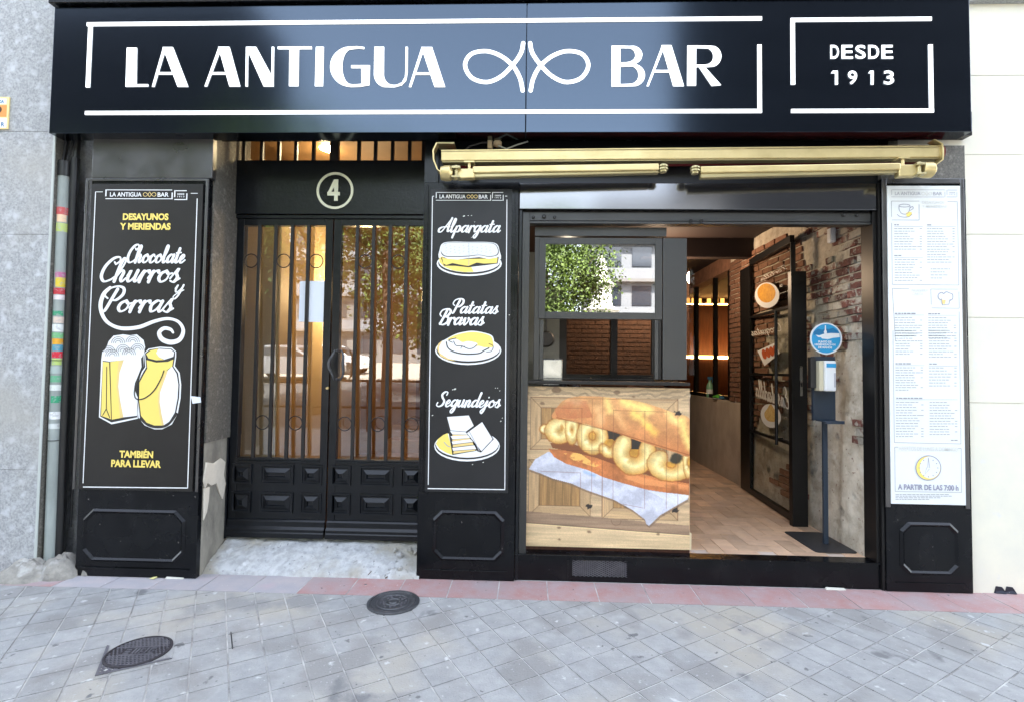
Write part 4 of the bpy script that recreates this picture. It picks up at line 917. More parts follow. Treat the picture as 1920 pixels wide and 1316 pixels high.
# fanlight
fan = MB().box(Lx0-.004, PCx0+.01, DY+.02, DY+.026, tp1, fl1).build('fanlight', 'pane_clear', ed)
for px in (458,491,523,555,588,628,673,704,736,768,794):
    c = atY(px, 290, DY); w = .034 if px == 628 else .012
    MB().box(c[0]-w, c[0]+w, DY-.01 if w < .02 else DY-.02, DY+.015, tp1, fl1).build('bar', 'bar_iron', fan)
def leaf(x0, x1, side):
    st = .058; lf = MB()
    lf.box(x0, x0+st, DY, DY+.05, dz0+.13, dz1); lf.box(x1-st, x1, DY, DY+.05, dz0+.13, dz1)
    lf.box(x0+st, x1-st, DY, DY+.05, gl1, dz1); lf.box(x0+st, x1-st, DY+.004, DY+.05, dz0+.13, gl0)
    o = lf.build('door_leaf', 'door_paint', ed, bevel=.003)
    a0, a1 = x0+st, x1-st
    # tilted pane, a loose old glass
    t = -.046
    MB().hexa([(a0, DY+.056, gl0), (a1, DY+.056, gl0), (a1, DY+.060, gl0), (a0, DY+.060, gl0)], [(a0, DY+.056+t, gl1), (a1, DY+.056+t, gl1), (a1, DY+.060+t, gl1), (a0, DY+.060+t, gl1)]).build('glass_pane', 'pane_door', o)
    n = 5; g = (a1-a0)/n
    bars = [a0+g*k for k in range(1, n)]
    for bx in bars: MB().box(bx-.012, bx+.012, DY-.014, DY+.006, gl0, gl1).build('bar', 'bar_iron', o)
    zu = atY(540,490,DY)[2]; zl = atY(540,792,DY)[2]
    up = (0,2,4) if side == 'L' else (1,3); lo = (1,3) if side == 'L' else (0,2,4)
    for k in up: MB().ring((a0+g*(k+.5), DY-.004, zu), g/2-.012, .004).build('ring', 'bar_iron', o, smooth=True)
    for k in lo: MB().ring((a0+g*(k+.5), DY-.004, zl), g/2-.012, .004).build('ring', 'bar_iron', o, smooth=True)
    # raised panels
    rz = [(atY(520,907,DY)[2], atY(520,870,DY)[2]), (atY(520,961,DY)[2], atY(520,922,DY)[2])]
    W_ = x1-x0
    for zb_, zt_ in rz:
        for f0, f1 in ((.035,.235),(.325,.665),(.74,.955)):
            xa, xb = x0+W_*f0, x0+W_*f1; m = MB(); y = DY+.004
            def R_(i, d): return [(xa+i, y-d, zb_+i), (xb-i, y-d, zb_+i), (xb-i, y-d, zt_-i), (xa+i, y-d, zt_-i)]
            rings = [R_(0,.0), R_(.0,.014), R_(.012,.014), R_(.018,.004), R_(.028,.004), R_(.058,.022), R_(.064,.010)]
            vs = sum(rings, []); fs = []
            for i in range(len(rings)-1):
                for k in range(4): fs.append((i*4+k, i*4+(k+1) % 4, (i+1)*4+(k+1) % 4, (i+1)*4+k))
            q = (len(rings)-1)*4; fs.append((q, q+1, q+2, q+3)); m.add(vs, fs); m.build('raised_panel', 'door_paint', o)
    # stepped foot moulding
    z = dz0; m = MB()
    pr = [(DY-.035, z), (DY-.035, z+.035), (DY-.028, z+.042), (DY-.028, z+.062), (DY-.012, z+.080), (DY-.012, z+.118), (DY, z+.13), (DY+.05, z+.13), (DY+.05, z)]
    m.prism([(x0+.002, yy, zz_) for yy, zz_ in pr], (x1-x0-.004, 0, 0)); m.build('foot_moulding', 'door_paint', o, bevel=.002)
    m = MB(); m.box(a0-.002, a1+.002, DY-.012, DY-.001, gl0-.016, gl0); m.box(a0-.002, a1+.002, DY-.008, DY-.001, gl0-.030, gl0-.02); m.build('sill_bead', 'door_paint', o, bevel=.003)
    return o
lL = leaf(Lx0, Lx1, 'L'); lR = leaf(Rx0, Rx1, 'R')
m = MB(); c = atY(632, 684, DY-.05)
for s_ in (1,):
    for ox, sg_ in ((-.022, 1), (.028, -1)):
        pts = [(c[0]+ox+sg_*.030*math.sin(t*math.pi)*-1+.006*math.sin(9*t), DY-.05-.02*math.sin(t*math.pi), c[2]-.115+.23*t) for t in np.linspace(0, 1, 28)]
        m.tube(pts, [.004+.008*math.sin(math.pi*t)**.6 for t in np.linspace(0, 1, 28)], 8)
m.lathe((c[0]+.0, DY-.06, c[2]+.108), [(.004,0),(.012,.01),(.014,.06)], 10, 'Y'); m.lathe((c[0]+.0, DY-.06, c[2]-.108), [(.004,0),(.012,.01),(.014,.06)], 10, 'Y')
m.build('handle', 'iron_cover', ed, smooth=True)
c = atY(614.5, 727, DY); MB().lathe((c[0], DY-.016, c[2]), [(.010,0),(.012,.016)], 12, 'Y').build('lock', 'brass', ed, smooth=True)
# number plate
nb = thing('number_plate', 'round black and gold house number 4 on the panel above the entrance door', 'house number', tuple(atY(628,358,DY-.03)))
npn = PY(DY-.031); c = npn.st(628.5, 358.5); r = npn.scale(628, 358)*34.5
MB().lathe((c[0], DY-.0355, c[1]), [(r-.0205,0),(r-.0202,.005)], 48, 'Y').build('disc', 'black_paint', nb)
m = MB(); n = 56; vs = []
for i in range(n):
    a = 2*math.pi*i/n
    for rr_, dd in ((r, .0), (r, .006), (r-.019, .006), (r-.019, .0)): vs.append(npn.p3((c[0]+rr_*math.cos(a), c[1]+rr_*math.sin(a)), dd))
m.add(vs, [(i*4+k, i*4+(k+1) % 4, ((i+1) % n)*4+(k+1) % 4, ((i+1) % n)*4+k) for i in range(n) for k in range(4)]).build('rim', 'plate_gold', nb)
m = MB()
for P in ([(627,338),(635,338),(622,361),(616,361)], [(614.5,361.2),(638,361.2),(638,368),(614.5,368)], [(628,338),(635,338),(634.5,361),(627.5,361)], [(627.5,368.2),(634.3,368.2),(634,378),(627,378)]):
    m.prism([npn.p3(npn.st(*p), .0055) for p in P], npn.n*(.004+.0004*len(m.v)/8))
m.build('numeral', 'plate_gold', nb)
# notice on glass
nY = DY+.006
m = MB(); P = [(562.5,528),(614,527),(612.5,605),(560,603.5)]
tag(MB().prism([tuple(atY(x, y, DY+.008)) for x, y in P], (0, .0015, 0)).build('paper_notice', 'paper_white'), 'blank pale blue sheet of paper taped inside the left door glass', 'notice')
# rough step
st_ = MB(); nx, ny = 90, 26; r_ = random.Random(5)
from mathutils import noise as mn_
vs = []
xs0, xs1 = gx0-.01, PCx0+.02
for j in range(ny+1):
    v = j/ny; yy = -.015+.33*v
    for i in range(nx+1):
        u = i/nx; x = xs0+(xs1-xs0)*u
        z = .012+.165*(v**.85)+.016*mn_.noise((x*7, yy*9, 0))*(1)+.012*mn_.noise((x*22, yy*26, 3))+.005*mn_.noise((x*60, yy*60, 3))
        z = min(z, dz0+.006)
        if j == 0: z = -.01
        vs.append((x, yy+.012*mn_.noise((x*6, 0, 7))*(1 if j < 3 else 0), z))
st_.add(vs, [(j*(nx+1)+i, j*(nx+1)+i+1, (j+1)*(nx+1)+i+1, (j+1)*(nx+1)+i) for j in range(ny) for i in range(nx)])
tag(st_.build('doorstep', 'step_concrete', smooth=True), 'rough pale hacked concrete ramp in front of the entrance door', 'step')
rub = thing('rubble', 'broken bits of concrete at the right end of the rough step', 'rubble', (-.85, .1, .1)); rr = random.Random(4)
for k in range(12):
    x = rr.uniform(-.98, -.80); y = rr.uniform(.02, .2); z = .012+.165*(((y+.015)/.33)**.85)+.008; s_ = rr.uniform(.008, .028)
    bm = bmesh.new(); bmesh.ops.create_icosphere(bm, subdivisions=1, radius=s_)
    for v in bm.verts: v.co *= rr.uniform(.6, 1.2); v.co += Vector((x, y, z))
    m = MB(); m.add([tuple(v.co) for v in bm.verts], [tuple(v.index for v in f.verts) for f in bm.faces]); bm.free(); m.build('stone', 'step_concrete', rub)
# hall behind the door
hl = thing('entrance_hall', 'warm amber lit hallway behind the entrance door glass', 'hallway', (-1.5, 2, FZ))
MB().box(-2.62, -.62, .5, 4.1, .15, .17).build('hall_floor', 'hall_floor', hl)
MB().box(-2.64, -.62, 4.1, 4.15, .17, 3.38).build('back_wall', 'hall_wall', hl)
MB().box(-2.64, -2.55, .45, 4.1, .17, 3.38).build('side_wall', 'hall_beige', hl)
MB().box(-.66, -.6, .25, 4.1, .17, 3.38).build('side_wall', 'hall_wall', hl)
MB().box(-2.64, -.6, .5, 4.1, 3.36, 3.40).build('ceiling', 'hall_wall', hl)
MB().box(-2.55, -2.18, .75, 1.0, .17, 3.28).build('column', 'hall_beige', hl, bevel=.01)
MB().box(-2.55, -2.25, 1.6, 1.9, .17, 3.28).build('column', 'hall_beige', hl, bevel=.01)
for k in range(3): MB().box(-1.9, -.66, 2.9+.3*k, 4.1, .17+.17*k, .34+.17*k).build('stair', 'hall_floor', hl)
MB().box(-1.7, -1.15, 4.07, 4.1, .5, 2.5).build('inner_door', 'dark_wood', hl)
lc = atY(615, 280, .66)
hlamp = thing('ceiling_lamp', 'small glowing ceiling lamp seen through the fanlight above number 4', 'lamp', tuple(lc))
MB().lathe((lc[0], lc[1], lc[2]-.02), [(.03,0),(.07,.02),(.08,.05)], 16).build('shade', 'lamp_glow', hlamp, smooth=True)
def plight(x, y, z, e, col, r=.08):
    l = bpy.data.lights.new('lamp', 'POINT'); l.energy = e; l.color = col; l.shadow_soft_size = r
    o = bpy.data.objects.new('lamp', l); COL.objects.link(o); o.location = (x, y, z); return o  # bare point light; most calls add unseen light with no fixture
plight(lc[0], lc[1], lc[2]-.15, 1.0, (1,.78,.48)); plight(-1.8, 1.9, 2.3, 8, (1,.72,.38))  # second one has no fixture, an added warm fill for the hall
# ------------------------------------------------------------------ serving hatch
YW = .12; wp = PY(YW)
wn = thing('serving_hatch', 'dark grey metal serving hatch with a glazed sliding sash above the food picture', 'window', tuple(atY(1120, 712, YW)))
def wb(name, x0, y0, x1, y1, Y=YW, d=.04, m='grey_metal', parent=None, bev=.002): return rbox(x0, y0, x1, y1, Y, d).build(name, m, parent or wn, bevel=bev)
wb('head_panel', 1003, 426, 1250, 444, YW-.008, .05)
wb('jamb', 1003, 444.8, 1010, 711, YW, .05); wb('jamb', 1234.5, 600.5, 1240, 711, YW+.005, .04, 'black_frame')
sash = MB(); 
A_l, A_r, A_t, A_b = atY(1010.5,500,YW)[0], atY(1241,500,YW)[0], atY(1125,447,YW)[2], atY(1125,599,YW)[2]
g_l, g_r, g_t, g_b = atY(1023,500,YW)[0], atY(1228,500,YW)[0], atY(1125,459,YW)[2], atY(1125,586,YW)[2]
y = YW-.006
sash.box(A_l, g_l, y, y+.03, A_b, A_t); sash.box(g_r, A_r, y, y+.03, A_b, A_t); sash.box(g_l, g_r, y, y+.03, A_b, g_b); sash.box(g_l, g_r, y, y+.03, g_t, A_t)
sh = sash.build('sash', 'grey_metal', wn, bevel=.002)
t = .001
MB().hexa([(g_l, y+.006, g_b), (g_r, y+.006, g_b), (g_r, y+.010, g_b), (g_l, y+.010, g_b)], [(g_l, y+.006+t, g_t), (g_r, y+.006+t, g_t), (g_r, y+.010+t, g_t), (g_l, y+.010+t, g_t)]).build('glass_pane', 'pane_sash', sh)
wb('side_rail', 1012, 600.5, 1018, 711, YW, .03); wb('side_rail', 1227.5, 600.5, 1234, 711, YW, .03)
wb('side_panel', 1243, 447, 1287.5, 712, YW-.005, .05)
wb('sill', 987, 712.6, 1294, 723, .05, .22, 'black_frame', bev=.003)
wb('lower_rail', 1018.5, 708, 1227, 712, YW+.03, .02, 'black_frame')
# food picture board (printed vinyl), drawn as colour per vertex on a fine mesh
def paint_board(n=330):
    U, V = np.meshgrid(np.arange(n)/(n-1)*980+55, np.arange(n)/(n-1)*968+76)
    rg = np.random.default_rng(5)
    def vnoise(sx, sy, seed):
        g = np.random.default_rng(seed); gx = int(980/sx)+3; gy = int(970/sy)+3; T = g.random((gy, gx))
        x = (U-55)/sx; y = (V-75)/sy; xi = np.clip(x.astype(int), 0, gx-2); yi = np.clip(y.astype(int), 0, gy-2); fx = x-xi; fy = y-yi
        fx = fx*fx*(3-2*fx); fy = fy*fy*(3-2*fy)
        return (T[yi, xi]*(1-fx)+T[yi, xi+1]*fx)*(1-fy)+(T[yi+1, xi]*(1-fx)+T[yi+1, xi+1]*fx)*fy
    def fbm(sx, sy, s): return .5*vnoise(sx, sy, s)+.3*vnoise(sx/2.1, sy/2.1, s+1)+.2*vnoise(sx/4.3, sy/4.3, s+2)
    hz = fbm(260, 14, 1); hz2 = fbm(140, 7, 11); vt = fbm(12, 240, 21); blot = fbm(90, 90, 31); fine = fbm(14, 14, 41); mid = fbm(40, 40, 51)
    def C(c): return np.array(c, float)/255
    img = np.empty((n, n, 3)); img[:] = C((203,172,132))
    img *= (.80+.32*hz[..., None])*(.9+.2*hz2[..., None])
    # wavy dark grain at the top
    wv = np.sin((V+25*np.sin(U/150)+60*blot)/5.0); k = ((V < 150)*.16*(wv > .3))[..., None]; img *= 1-k
    def poly(P):
        P = np.array(P, float); ins = np.zeros(U.shape, bool); j = len(P)-1
        for i in range(len(P)):
            xi, yi, xj, yj = P[i, 0], P[i, 1], P[j, 0], P[j, 1]
            if yi != yj: ins ^= ((yi > V) != (yj > V)) & (U < (xj-xi)*(V-yi)/(yj-yi)+xi)
            j = i
        return ins
    def sd_line(a, b):
        a = np.array(a, float); b = np.array(b, float); d = b-a; tt = np.clip(((U-a[0])*d[0]+(V-a[1])*d[1])/(d@d), 0, 1)
        return np.hypot(U-a[0]-tt*d[0], V-a[1]-tt*d[1])
    def put(mask, col, a=1.0):
        mm = (mask if mask.dtype != bool else mask.astype(float))*a; mm = mm[..., None]
        img[:] = img*(1-mm)+(col if isinstance(col, np.ndarray) and col.ndim == 3 else C(col))*mm
    def soft(d, r, w): return np.clip((r-d)/w+.5, 0, 1)
    # cupboard doors
    def door(x0, y0, x1, y1, b, ins=None):
        m_ = poly([(x0,y0),(x1,y0),(x1,y1),(x0,y1)])
        put(m_, np.broadcast_to(C((197,163,120)), img.shape)*(.78+.38*hz[..., None]), 1)
        side = poly([(x0,y0),(x0+b,y0+b),(x0+b,y1-b),(x0,y1)]) | poly([(x1,y0),(x1-b,y0+b),(x1-b,y1-b),(x1,y1)])
        put(side, np.broadcast_to(C((190,156,114)), img.shape)*(.78+.40*vt[..., None]), 1)
        inn = poly([(x0+b,y0+b),(x1-b,y0+b),(x1-b,y1-b),(x0+b,y1-b)])
        put(inn, np.broadcast_to(C((168,128,80)), img.shape)*(.62+.6*vt[..., None]), 1)
        for p, q in (((x0,y0),(x1,y0)),((x1,y0),(x1,y1)),((x0,y1),(x1,y1)),((x0,y0),(x0,y1)),((x0+b,y0+b),(x1-b,y0+b)),((x0+b,y1-b),(x1-b,y1-b)),((x0+b,y0+b),(x0+b,y1-b)),((x1-b,y0+b),(x1-b,y1-b)),((x0,y0),(x0+b,y0+b)),((x1,y1),(x1-b,y1-b)),((x0,y1),(x0+b,y1-b)),((x1,y0),(x1-b,y0+b))):
            put(soft(sd_line(p, q), 1.6, 2.5), (95,70,48), .7)
    door(80,142,455,460,64); door(515,142,965,870,66); door(74,522,445,860,62)
    put(poly([(55,835),(515,862),(1035,900),(1035,960),(55,905)]), np.broadcast_to(C((150,122,98)), img.shape)*(.75+.45*hz[..., None]), .85)
    pk = poly([(50,908),(1040,960),(1040,1070),(50,1070)])
    put(pk, np.broadcast_to(C((222,192,148)), img.shape)*(.80+.3*hz[..., None]), 1); put(soft(sd_line((50,908),(1040,960)), 3, 3), (245,215,160), .9); put(soft(sd_line((50,904),(1040,956)), 2, 3), (90,70,55), .8)
    for kx, ky, kr in ((235,95,22),(258,930,10),(260,1000,9),(438,950,11),(848,955,9),(600,105,16),(880,840,9),(150,180,12),(700,130,9)):
        d = np.hypot((U-kx)/1.5, V-ky)+6*fine; put(soft(d, kr, 6), (110,82,60), .7)
    # napkin
    nap = [(73,580),(110,520),(190,473),(240,488),(400,560),(600,640),(800,690),(1028,720),(1024,742),(960,780),(860,842),(795,906),(778,895),(772,870),(700,815),(580,752),(420,700),(330,662),(220,635),(130,600),(85,585)]
    put(poly([(x+3, y+14) for x, y in nap]), (110,90,75), .55)
    fold = np.clip(.5+.5*np.sin((U*.3+V)/24+5*mid), 0, 1)
    put(poly(nap), np.broadcast_to(C((208,208,220)), img.shape)*(.88+.14*fold[..., None])*(.95+.08*fine[..., None]), 1)
    put(poly([(780,695),(1028,720),(1020,742),(960,780)]), (226,226,232), .6)
    put(soft(sd_line((410,592),(470,612)), 8, 12)*(mid > .4), (120,160,205), .5)
    # lower bun
    lb = [(190,455),(330,462),(520,505),(640,530),(760,600),(900,625),(1035,640),(1035,716),(900,706),(780,690),(640,655),(520,620),(430,580),(300,545),(225,505)]
    cr = np.broadcast_to(C((196,118,66)), img.shape)*(.72+.5*blot[..., None])*(.9+.2*fine[..., None])
    put(poly(lb), cr, 1); put(poly([(280,480),(380,478),(440,520),(520,540),(470,560),(340,520)])*1.0*soft(fbm(50,50,71)*-1+1, .62, .1), (238,184,96), .9)
    put(poly([(600,560),(760,620),(1035,660),(1035,690),(760,660),(600,610)])*soft(1-blot, .55, .2), (228,150,90), .8)
    # dark gap between
    put(poly([(200,420),(300,410),(480,470),(600,490),(820,590),(1035,620),(1035,650),(850,620),(640,560),(480,505),(330,470),(215,450)]), (120,66,34), .9)
    # squid rings
    def ringy(cx, cy, rx, ry, w, a0, a1, seed, rot=0.0):
        c_, s_ = math.cos(rot), math.sin(rot); dx = (U-cx)*c_+(V-cy)*s_; dy = -(U-cx)*s_+(V-cy)*c_
        an = np.degrees(np.arctan2(dy/ry, dx/rx)); rad = np.hypot(dx/rx, dy/ry); sc_ = (rx+ry)/2
        mid_ = ((an-(a0+a1)/2+180) % 360)-180; over = np.maximum(0, np.abs(mid_)-(a1-a0)/2)*math.pi/180*sc_
        d = np.hypot((rad-1)*sc_, over)+9*(fine-.5)+8*(mid-.5)
        inn = ((rad < 1) & (V > cy-ry*.25)).astype(float)*.9 if rx > 60 else (rad < 1).astype(float)*.8
        put(inn, np.clip(C((206,146,50))*(.8+.35*mid[..., None]), 0, 1), 1)
        e = soft(d, w, 6); put(soft(d, w+5, 8), (150,84,30), .75)
        t = np.clip(1-d/w, 0, 1)[..., None]
        col = C((200,146,72))*(1-t)+C((246,226,156))*t; lt = np.clip(((dx*-.5-dy*.8)/sc_), 0, 1)[..., None]
        col = col*(1-.25*lt)+C((255,246,190))*.25*lt; col = col*(.82+.3*mid[..., None])
        put(e, np.clip(col, 0, 1), 1)
        sp_ = soft(np.hypot(dx+rx*.6, dy-ry*.5)+16*fine, 18, 14); put(sp_*e, (255,250,205), .6)
    ringy(165,335,14,14,14,0,360,1)
    ringy(255,345,42,38,42,0,360,2); ringy(330,335,22,48,30,0,360,3)
    put(soft(np.hypot((U-270)/.6, V-325)+14*fine, 26, 12), (178,108,36), .6)
    put(soft(np.hypot((U-560), (V-365)*1.3)+26*mid, 76, 20), (42,34,26), .95)
    ringy(455,375,58,68,38,-60,260,4); ringy(560,430,40,42,30,0,150,5)
    put(soft(np.hypot((U-745), (V-425)*1.25)+24*mid, 84, 20), (40,34,28), .95)
    ringy(705,470,80,82,50,-20,220,6); put(soft(np.hypot(U-645, V-400)+10*fine, 24, 14), (255,238,160), .7)
    ringy(925,535,86,62,48,-10,215,7); put(soft(np.hypot((U-958), (V-500)*1.1)+20*mid, 46, 14), (44,40,26), .9)
    ringy(1030,520,22,62,24,90,270,8)
    # upper bun
    ub = catmull([(212,268),(232,212),(285,155),(370,132),(470,130),(560,138),(700,152),(820,182),(940,225),(1040,268),(1040,475),(960,465),(820,425),(700,388),(600,352),(500,325),(420,302),(320,282)], 4, True)
    top = poly(ub); sh_ = np.clip((V-130-(U-200)*.15)/260, 0, 1)[..., None]
    col = (C((218,158,100))*(1-sh_)+C((186,112,62))*sh_)*(.84+.30*blot[..., None])*(.92+.14*fine[..., None]); put(top, np.clip(col, 0, 1), 1)
    for (x0, y0), (x1, y1), r, c, a_ in (((490,210),(505,290),26,(240,190,130),.75),((540,155),(560,215),22,(255,220,130),.8),((640,160),(800,215),30,(255,226,130),.9),((700,230),(790,300),22,(255,214,110),.9),((780,310),(830,350),18,(255,205,90),.7),((600,240),(655,320),16,(240,185,120),.7),((905,225),(960,280),22,(255,225,140),.8),((985,270),(1035,430),24,(255,228,130),.75),((300,170),(400,175),16,(230,180,140),.45)):
        put(soft(sd_line((x0,y0),(x1,y1))+34*mid-12, r, 34)*top, c, a_*.95)
    put(poly([(222,210),(300,165),(420,160),(455,260),(330,270),(240,262)])*soft(1-blot, .6, .3), (176,92,56), .5)
    put(soft(sd_line((240,265),(600,350)), 3, 5)+soft(sd_line((600,350),(1035,478)), 3, 5), (130,66,30), .6)
    # seams of the cupboard showing through the print
    for p, q in (((515,135),(515,862)),((452,150),(452,735)),((580,212),(580,750)),((768,215),(768,805)),((897,215),(897,800)),((965,140),(965,870)),((390,205),(390,480)),((140,205),(390,205)),((580,215),(897,220)),((145,592),(385,597)),((385,597),(385,690)),((80,460),(520,462)),((80,142),(965,150)),((640,780),(760,800)),((515,530),(515,860))):
        put(soft(sd_line(p, q), 1.4, 2.4), (110,62,40), .55)
    for hx, hy in ((965,228),(440,798),(950,810)):
        d = np.hypot((U-hx)/1.5, V-hy)+14*fine+(8*np.abs(np.sin((U+V)/9))); put(soft(d, 25, 4), (38,32,30), .95)
    put(soft(np.abs(np.hypot(U-600, V-880)-28), 2, 3)*(V > 875), (110,80,60), .6)
    return np.clip(img, 0, 1)
def build_board():
    n = 330; img = paint_board(n); Yb = .10; img = img*(1+.10*(np.random.default_rng(3).random((n, n, 1))-.5))
    a = atY(988,723.5,Yb); b = atY(1292.5,1030,Yb); x0, x1, zb_, zt_ = (a[0]+atY(984,1024,Yb)[0])/2, atY(1293,850,Yb)[0], b[2]+.0, a[2]
    t = thing('food_picture_board', 'board printed with a giant fried squid sandwich on a wooden cupboard below the hatch', 'poster board', ((x0+x1)/2, Yb, zb_))
    me = bpy.data.meshes.new('printed_sheet'); X, Z = np.meshgrid(np.linspace(x0, x1, n), np.linspace(zt_, zb_, n))
    o0 = np.array([t.location.x, t.location.y, t.location.z]); co = np.stack([X, np.full_like(X, Yb-.0015), Z], -1).reshape(-1, 3)-o0
    idx = (np.arange(n-1)[:, None]*n+np.arange(n-1)[None, :]).ravel()
    fc = np.stack([idx, idx+n, idx+n+1, idx+1], -1)
    me.vertices.add(n*n); me.vertices.foreach_set('co', co.ravel()); me.loops.add(fc.size); me.loops.foreach_set('vertex_index', fc.ravel())
    me.polygons.add(len(fc)); me.polygons.foreach_set('loop_start', np.arange(len(fc))*4); me.polygons.foreach_set('loop_total', np.full(len(fc), 4)); me.update()
    lin = np.where(img <= .04045, img/12.92, ((img+.055)/1.055)**2.4)*1.0
    ca = me.color_attributes.new('print', 'FLOAT_COLOR', 'POINT'); ca.data.foreach_set('color', np.concatenate([lin.reshape(-1, 3), np.ones((n*n, 1))], 1).ravel())
    m = bpy.data.materials.new('printed_picture'); m.use_nodes = True; nt_ = m.node_tree; at_ = nt_.nodes.new('ShaderNodeAttribute'); at_.attribute_name = 'print'
    nt_.links.new(at_.outputs['Color'], nt_.nodes['Principled BSDF'].inputs['Base Color']); nt_.nodes['Principled BSDF'].inputs['Roughness'].default_value = .45
    me.materials.append(m); me.validate(); o = bpy.data.objects.new('printed_sheet', me); COL.objects.link(o); o.parent = t
    MB().box(x0, x1, Yb, Yb+.018, zb_, zt_).build('board', 'hall_beige', t)
    z2 = atY(1292, 998, Yb)[2]; MB().box(x1, x1+.012, Yb-.004, Yb+.018, zb_, z2).build('skirting_end', 'hall_beige', t, bevel=.002)
    MB().box(x0, x1+.01, Yb+.03, Yb+.5, FZ, atY(1100,724,.3)[2]-.01).build('counter_body', 'dark_wood', wn)
build_board()
# kitchen behind the hatch
kt = thing('kitchen', 'dim kitchen with brick wall and tiled corner seen through the serving hatch', 'kitchen', (.55, 1.5, 1.3))
MB().box(-.05, 1.25, .35, 1.6, 1.28, 1.31).build('worktop', 'steel', kt)
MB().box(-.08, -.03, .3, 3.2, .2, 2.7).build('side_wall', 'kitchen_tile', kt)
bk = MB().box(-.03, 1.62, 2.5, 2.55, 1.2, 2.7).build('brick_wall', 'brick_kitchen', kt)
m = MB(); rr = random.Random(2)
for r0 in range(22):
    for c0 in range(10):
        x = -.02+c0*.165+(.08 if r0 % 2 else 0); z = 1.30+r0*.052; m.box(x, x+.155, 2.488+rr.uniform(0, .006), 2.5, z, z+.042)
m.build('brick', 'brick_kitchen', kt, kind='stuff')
MB().box(-.03, .32, 1.65, 1.70, 1.3, 2.7).build('tile_wall', 'kitchen_tile', kt)
for x0, x1 in ((.32,.40),(.86,.93),(1.40,1.50)): MB().box(x0, x1, 1.72, 1.78, 1.40, 2.7).build('frame_post', 'black_frame', kt)
MB().box(.32, 1.5, 1.70, 1.80, 1.34, 1.44).build('frame_rail', 'black_frame', kt)
MB().hexa([(1.42,.9,1.45),(1.46,.9,1.45),(1.72,2.2,1.45),(1.68,2.2,1.45)], [(1.42,.9,2.4),(1.46,.9,2.4),(1.72,2.2,2.4),(1.68,2.2,2.4)]).build('side_glass', 'pane_clear', kt)
MB().hexa([(1.0,.7,1.36),(1.06,.7,1.36),(1.7,2.2,1.36),(1.6,2.2,1.36)], [(1.0,.7,1.43),(1.06,.7,1.43),(1.7,2.2,1.43),(1.6,2.2,1.43)]).build('rail', 'black_frame', kt)
for k in range(3): MB().box(1.16+.05*k, 1.18+.05*k, 1.2+.12*k, 1.24+.12*k, 1.45, 2.4).build('post', 'black_frame', kt)
a = atY(1017,672,.55); b = atY(1055,708,.55)
mc = thing('steam_machine', 'shiny steel kitchen machine at the left end of the hatch counter', 'kitchen machine', tuple(b)); MB().box(a[0], b[0], .55, .85, 1.31, a[2]).build('body', 'steel', mc, bevel=.01); MB().box(a[0]+.01, b[0]-.01, .535, .55, 1.325, 1.36).build('tray', 'black_frame', mc)
c = atY(1077, 706, .5)
pt = thing('cooking_pot', 'small shiny steel pot on the counter inside the hatch', 'pot', (c[0], .5, 1.31))
MB().lathe((c[0], .5, 1.31), [(.045,0),(.052,.01),(.052,.085),(.055,.09),(.05,.088)], 24).build('body', 'steel', pt, smooth=True); MB().tube([(c[0]+.05, .5, 1.38), (c[0]+.13, .47, 1.42)], .007, 8).build('handle', 'black_plastic', pt)
c2_ = atY(1056, 700, .5); MB_ = MB().lathe((c2_[0], .52, 1.31), [(.03,0),(.032,.07),(.02,.08)], 16); tag(MB_.build('canister', 'black_plastic', smooth=True), 'black canister between the steel machine and the pot', 'canister')
pp = thing('hanging_pan', 'dark frying pan hanging on the tiled kitchen wall', 'pan', tuple(atY(1023,635,1.6))); c = atY(1024,636,1.62)
MB().lathe((c[0], 1.60, c[2]), [(.07,0),(.085,.02),(.085,.03)], 20, 'Y').build('body', 'iron_cover', pp, smooth=True); MB().box(c[0]-.008, c[0]+.008, 1.61, 1.62, c[2]+.08, c[2]+.26).build('handle', 'iron_cover', pp)
plight(.9, 1.9, 2.5, 0.6, (1,.62,.28), .05); plight(.35, 1.0, 2.35, .5, (1,.85,.65), .05)  # unseen point lights added to give the kitchen its warm glow
# ------------------------------------------------------------------ bar interior
XW = 2.46
fl = MB().box(-.1, 5.2, .10, 7.2, -.2, FZ-.006).build('bar_floor', 'grout'); fl['kind'] = 'structure'
tw = .122; nt_list = []
for a_ in range(-2, 24):
    for b_ in range(0, 44):
        d_ = (a_-b_) % 4
        if d_ == 0: r_ = (a_, b_, 2, 1)
        elif d_ == 3: r_ = (a_, b_, 1, 2)
        else: continue
        x0, y0 = r_[0]*tw-.02, .105+r_[1]*tw; x1, y1 = x0+r_[2]*tw, y0+r_[3]*tw
        x0c = max(x0, -.05); x1c = min(x1, XW+.03)
        if x1c-x0c < .03 or y0 > 5.6: continue
        nt_list.append((x0c+.002, x1c-.002, y0+.002, y1-.002))
vis = [t for t in nt_list if (lambda q: 1270 < q[0] < 1660 and q[1] < 1060)(proj(((t[0]+t[1])/2, (t[2]+t[3])/2, FZ)))]
rest = [t for t in nt_list if t not in vis]
cache = {}
for t in vis[:299]:
    key = (round(t[1]-t[0], 3), round(t[3]-t[2], 3)); c = ((t[0]+t[1])/2, (t[2]+t[3])/2)
    if key not in cache:
        w, h = (t[1]-t[0])/2, (t[3]-t[2])/2; o = MB().box(-w, w, -h, h, -.012, 0).build('floor_tile', 'terracotta', fl); cache[key] = o.data
    else: o = bpy.data.objects.new('floor_tile', cache[key]); COL.objects.link(o); o.parent = fl
    o.location = (c[0], c[1], FZ+float(rng.normal(0, .0006))); o.rotation_euler = (float(rng.normal(0, .003)), float(rng.normal(0, .003)), 0)
m = MB()
for t in rest+vis[299:]: m.box(t[0], t[1], t[2], t[3], FZ-.012, FZ)
